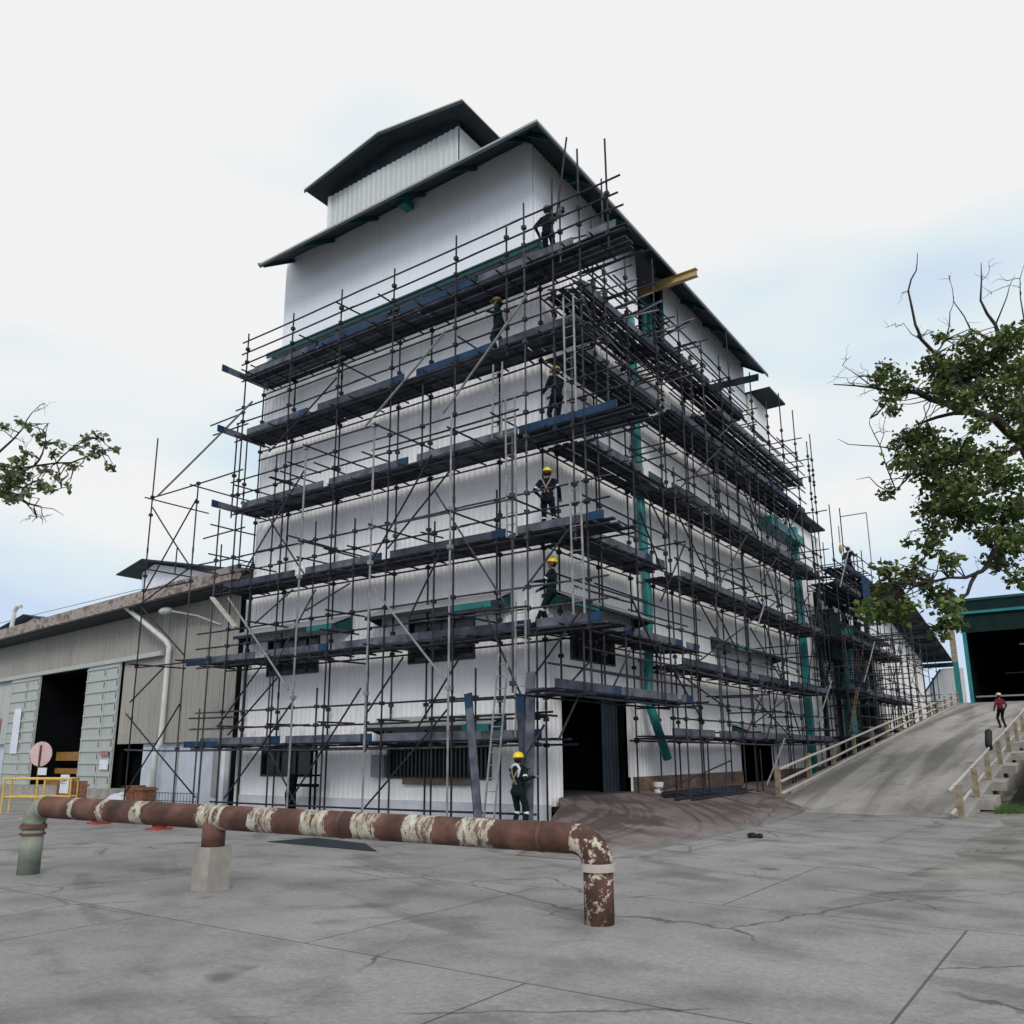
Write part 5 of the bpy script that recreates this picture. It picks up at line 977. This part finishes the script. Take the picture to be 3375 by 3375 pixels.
    mats = [cloth, 'skin', 'boot', 'glove', 'strip', legs or cloth]
    for k in mats: body.materials.append(M[k])
    mm = {'torso': 0, 'leg': 5, 'shin': 5, 'uarm': 0, 'farm': 0, 'skin': 1, 'hair': 2, 'eye': 2, 'lip': 1, 'boot': 2, 'glove': 3}
    idx = np.array([mm[x] for x in tags])[tagi]
    if strips:
        ta = np.array(tags)[tagi]; idx[(ta == 'shin') & (tt > .02) & (tt < .16)] = 4; idx[(ta == 'uarm') & (tt > .62) & (tt < .78)] = 4
    body.polygons.foreach_set('material_index', idx.astype(np.int32)); body.polygons.foreach_set('use_smooth', [True] * n)
    ob = bpy.data.objects.new('body', body); col.objects.link(ob); ob.parent = t
    h = MB(); vs_ = []
    m_, kseg = 8, 20
    rings = [(.118, -.004), (.116, .02), (.108, .05), (.09, .08), (.06, .102), (.02, .112)]
    for rr, z in rings:
        for i in range(kseg): a = 2 * math.pi * i / kseg; vs_.append(HD(rr * 1.12 * math.cos(a) - .002, rr * math.sin(a), .055 + z))
    fs = [(j * kseg + i, j * kseg + (i + 1) % kseg, (j + 1) * kseg + (i + 1) % kseg, (j + 1) * kseg + i) for j in range(5) for i in range(kseg)] + [tuple(range(100, 120))]
    h.add(vs_, fs)
    br = [HD((.118 * 1.12 + .01) * math.cos(a), .128 * math.sin(a), .052) for a in [2 * math.pi * i / kseg for i in range(kseg)]]; b2_ = [HD((.145 + (.055 if math.cos(a) > .3 else .008)) * math.cos(a), .137 * math.sin(a), .044) for a in [2 * math.pi * i / kseg for i in range(kseg)]]
    h.add(br + b2_, [(i, (i + 1) % kseg, kseg + (i + 1) % kseg, kseg + i) for i in range(kseg)])
    h.add([HD(-.12, -.012, .10), HD(-.12, .012, .10), HD(0, .012, .172), HD(0, -.012, .172), HD(.12, .012, .10), HD(.12, -.012, .10)], [(0, 1, 2, 3), (3, 2, 4, 5)])
    ho = h.build('helmet', M[hat], None, smooth=True); ho.parent = t; ho.location = (0, 0, 0)
    if scarf:
        q = MB(); q.path([U(-.09, .13, 1.40), U(-.085, .06, 1.47), U(-.075, 0, 1.49), U(-.085, -.06, 1.47), U(-.09, -.13, 1.40), U(-.12, -.10, 1.22)], .035, 8, .028); qo = q.build('neck_towel', M['plinth'], None, smooth=True); qo.parent = t; qo.location = (0, 0, 0)
    if strips:
        for a, b in (((-.085, .12, 1.44), (-.128, -.06, 1.06)), ((-.085, -.12, 1.44), (-.128, .06, 1.06))):
            q = MB(); m2 = ((a[0] + b[0]) / 2 - .045, (a[1] + b[1]) / 2, (a[2] + b[2]) / 2); q.beam(U(*a), U(*m2), .035, .006, up=(1, 0, 0)); q.beam(U(*m2), U(*b), .035, .006, up=(1, 0, 0)); qo = q.build('harness_strap', M['harn'], None); qo.parent = t; qo.location = (0, 0, 0)
        q = MB(); q.beam(U(-.135, .02, 1.22), U(-.135, .13, 1.215), .004, .03, up=(1, 0, 0)); qo = q.build('back_print', M['strip'], None); qo.parent = t; qo.location = (0, 0, 0)
    t.rotation_euler = (0, 0, yaw); t.scale = (scale,) * 3
    return t
PI = math.pi
person('worker in dark coverall and yellow helmet on the ground, back turned, holding an upright board', (.60, -2.15, 0), PI / 2 - .1, ((.20, -.10, 1.38), (.12, -.36, 1.22)), feet=((0, .16), (-.02, -.15)), cloth='clothg', voxel=.009, scarf=True)
person('worker with yellow helmet leaning back on the second deck at the corner, arms stretched left', (.78, -.95, 4.66), PI + .35, ((.36, .06, 1.16), (.32, -.18, 1.0)), feet=((.36, .10), (.16, -.14)), lean=-.10, hip=.9, cloth='clothg', voxel=.009, look=.2)
person('worker in navy coverall and yellow helmet standing on the third deck, back turned', (.66, -.85, 7.03), PI / 2 + .35, ((.18, .28, 1.12), (.12, -.30, .98)), feet=((0, .13), (0, -.13)), voxel=.009)
person('worker with mustard helmet on the fourth deck, turned left beside the pale ladder', (1.05, -.95, 9.66), PI - .3, ((.38, .12, 1.15), (.36, -.12, 1.08)), feet=((.05, .11), (-.08, -.12)), hat='hatK', voxel=.010, strips=False)
person('worker with mustard helmet on the fifth deck, left of the corner below the top deck', (-.80, -.95, 12.25), PI + .5, ((.25, .2, 1.25), (.05, -.32, .95)), cloth='clothg', hat='hatK', voxel=.010, strips=False)
person('worker on the top deck reaching up to steady a raised steel tube', (.86, -.95, 14.42), PI / 2 + .1, ((.1, .30, 1.0), (.12, -.42, 1.62)), hat='hatD', voxel=.010, strips=False, cloth='cloth')
person('man in maroon shirt, black trousers and cream cap standing at the top of the ramp', (6.85, 34.2, rampz(34.2) + .006), PI / 2 + .7, ((.12, .26, .95), (.1, -.28, .92)), feet=((.05, .10), (-.06, -.10)), cloth='maroon', legs='blk', hat='hatW', strips=False, voxel=.012, scale=1.04)
person('small dark worker on the highest deck of the far scaffold', (1.35, 27.6, 10.63), PI / 2 - .5, ((.2, .28, 1.2), (.3, -.3, 1.3)), hat='hatD', strips=False, voxel=.013)
o = MB().tube((1.16, -1.0, 15.55), (1.52, -.95, 18.0), .026, 8).build('steel_tube', M['tube'], origin=(1.16, -1, 15.5)); tag(o, 'steel tube held upright by the worker on the top deck', 'steel tube')
t = thing('folded_sheet', 'crumpled dark green sheet beside the top-deck worker', 'sheet', (.5, -.8, 14.45)); P('sheet_body', MB().ell((.5, -.85, 14.6), .3, .22, .26, 9, 6).ell((.3, -.95, 14.52), .16, .14, .16, 7, 5), M['dkteal'], t)
t = thing('blue_tarpaulin', 'dark blue tarpaulin hanging on the far scaffold below the small worker', 'tarpaulin', (2.05, 27.6, 9)); tm = MB()
pts = [(2.05 + .06 * math.sin(i * 1.7), 26.9 + i * .12) for i in range(14)]; tm.add([(x, y, z) for x, y in pts for z in (8.2 + .1 * math.sin(y * 5), 10.7)], [(2 * i, 2 * i + 2, 2 * i + 3, 2 * i + 1) for i in range(13)]); P('cloth_sheet', tm, M['blue'], t)
# hanging debris netting / rag bundles on far scaffold
t = thing('yellow_sack', 'small yellow lifting sack hanging high on the far scaffold', 'sack', (1.6, 23.6, 12)); P('sack_body', MB().ell((1.7, 24.6, 11.6), .09, .09, .25, 10, 8), M['yellow'], t, smooth=True); P('sack_neck', MB().tube((1.7, 24.6, 11.9), (1.7, 24.6, 12.8), .03, 6), M['yellow'], t)

# ------------------------------------------------------------ trees
def leaves(mb, c, r, n, size, flat=.8):
    for _ in range(n):
        while True:
            p = Vector((R(-1, 1), R(-1, 1), R(-1, 1)))
            if p.length < 1: break
        p = Vector(c) + Vector((p.x * r, p.y * r, p.z * r * flat)) * (.55 + .45 * R(0, 1) + (.35 if R(0, 1) < .08 else 0))
        d = Vector((R(-1, 1), R(-1, 1), R(-.9, .5))).normalized() * 1.; s_ = d.cross(Vector((R(-1, 1), R(-1, 1), R(-1, 1)))).normalized(); nn_ = s_.cross(d)
        L = size * R(.5, 1.45); wd = L * .34
        mb.add([p, p + d * L * .5 + s_ * wd + nn_ * L * .06, p + d * L, p + d * L * .5 - s_ * wd + nn_ * L * .06], [(0, 1, 2), (0, 2, 3)])
def twig(mb, p, q, r, wob=.12):
    p = Vector(p); q = Vector(q); L = (q - p).length; pts = [p]
    for i in (1, 2, 3): pts.append(p.lerp(q, i / 4) + Vector((R(-1, 1), R(-1, 1), R(-.4, 1))) * L * wob)
    mb.path(pts + [q], r, 5, r * .35)
def tree(label, limbs, clumps, size, dens, ground, mats, bare=10, seed=3, group=None):
    random.seed(seed)
    root = Vector(limbs[0][0][0]); root.z = ground
    t = thing('tree', label, 'tree', root)
    tr = MB(); L0 = [tuple(root)] + limbs[0][0]
    tr.path(L0, limbs[0][1], 14, limbs[0][2]); P('trunk', tr, M['bark'], t, smooth=True)
    allp = []
    for pts, a, b in limbs[1:]:
        # refine with slight wobble
        q = []
        for u, v in zip(pts, pts[1:]):
            u = Vector(u); v = Vector(v); q.append(u); q.append(u.lerp(v, .5) + Vector((R(-1, 1), R(-1, 1), R(-1, 1))) * (v - u).length * .06)
        q.append(Vector(pts[-1])); l = MB().path(q, a, 8, b); P('limb', l, M['bark'], t, smooth=True); allp += [(p, a + (b - a) * i / len(q)) for i, p in enumerate(q)]
    for c in clumps:
        tw = MB()
        cc = Vector(c[:3]); near = sorted(allp, key=lambda e: (e[0] - cc).length)[:3]
        for i in range(4 if c[3] > .3 else 2):
            e_ = cc + Vector((R(-1, 1), R(-1, 1), R(-1, 1))) * c[3] * .7; twig(tw, random.choice(near[:2])[0], e_, min(.03, size * .12))
        P('branch', tw, M['bark'], t)
    for i in range(bare):
        tw = MB()
        p, a = random.choice([e for e in allp if e[1] < .06]); s_ = size * 7
        q = p + Vector((R(-1, .6), R(-1, 1), R(-.5, 1))) * s_ * R(.5, 1); twig(tw, p, q, .012 * size / .16)
        for k in range(2): m2 = p.lerp(q, R(.4, .8)); twig(tw, m2, m2 + Vector((R(-1, 1), R(-1, 1), R(-.5, 1))) * s_ * .35, .007 * size / .16)
        P('twig', tw, M['bark'], t)
    mbs = {m: MB() for m in set(mats(c) for c in clumps)}
    for c in clumps: leaves(mbs[mats(c)], c[:3], c[3] * 1.18, int(dens * (c[3] / size) ** 2.35 + 8), size)
    for m, mb in mbs.items(): P('crown', mb, M[m], t)
    return t
def rm(c):
    if 2 < c[2] < 6.4 and c[0] < 6.9: return 'leafo' if (int(c[0] * 10) % 5 == 0) else 'leafy'
    return 'leaf'
tree('big leafy tree with bare twigs leaning over the ramp from the right', TREE_R_LIMBS, TREE_R_CLUMPS, .17, 18, 0, rm, bare=26)
tree('thin pale-leaved branch of a tree reaching in from the left edge', TREE_L_LIMBS, TREE_L_CLUMPS, .10, 19, 0, lambda c: 'leafl', bare=16, seed=8)
# grass tuft patch at the ramp foot
random.seed(5)
gm = MB()
for i in range(1500):
    x = R(8.5, 9.6); y = R(9.6, 12.6)
    if R(0, 1) > .8: x = R(8.5, 12.0)
    h = R(.08, .26); a = R(0, 6.28); c, s_ = math.cos(a) * .012, math.sin(a) * .012; dx, dy = R(-.08, .08), R(-.08, .08)
    gm.add([(x - c, y - s_, .02), (x + c, y + s_, .02), (x + dx, y + dy, .02 + h)], [(0, 1, 2)])
o = gm.build('grass', M['grass']); o['kind'] = 'stuff'; o['label'] = 'tufts of green grass beside the ramp footings'; o['category'] = 'grass'
# overhead cable
o = MB().path([(-90, 11, 11.9), (-58, 11, 11.66), (-37, 11, 12.1), (-20, 11, 12.6)], .02, 5).build('overhead_cable', M['frame'], origin=(-20, 11, 12.6)); tag(o, 'thin overhead cable crossing the sky at the left edge', 'cable')
for o in bpy.data.objects:
    if '_o' in o: del o['_o']
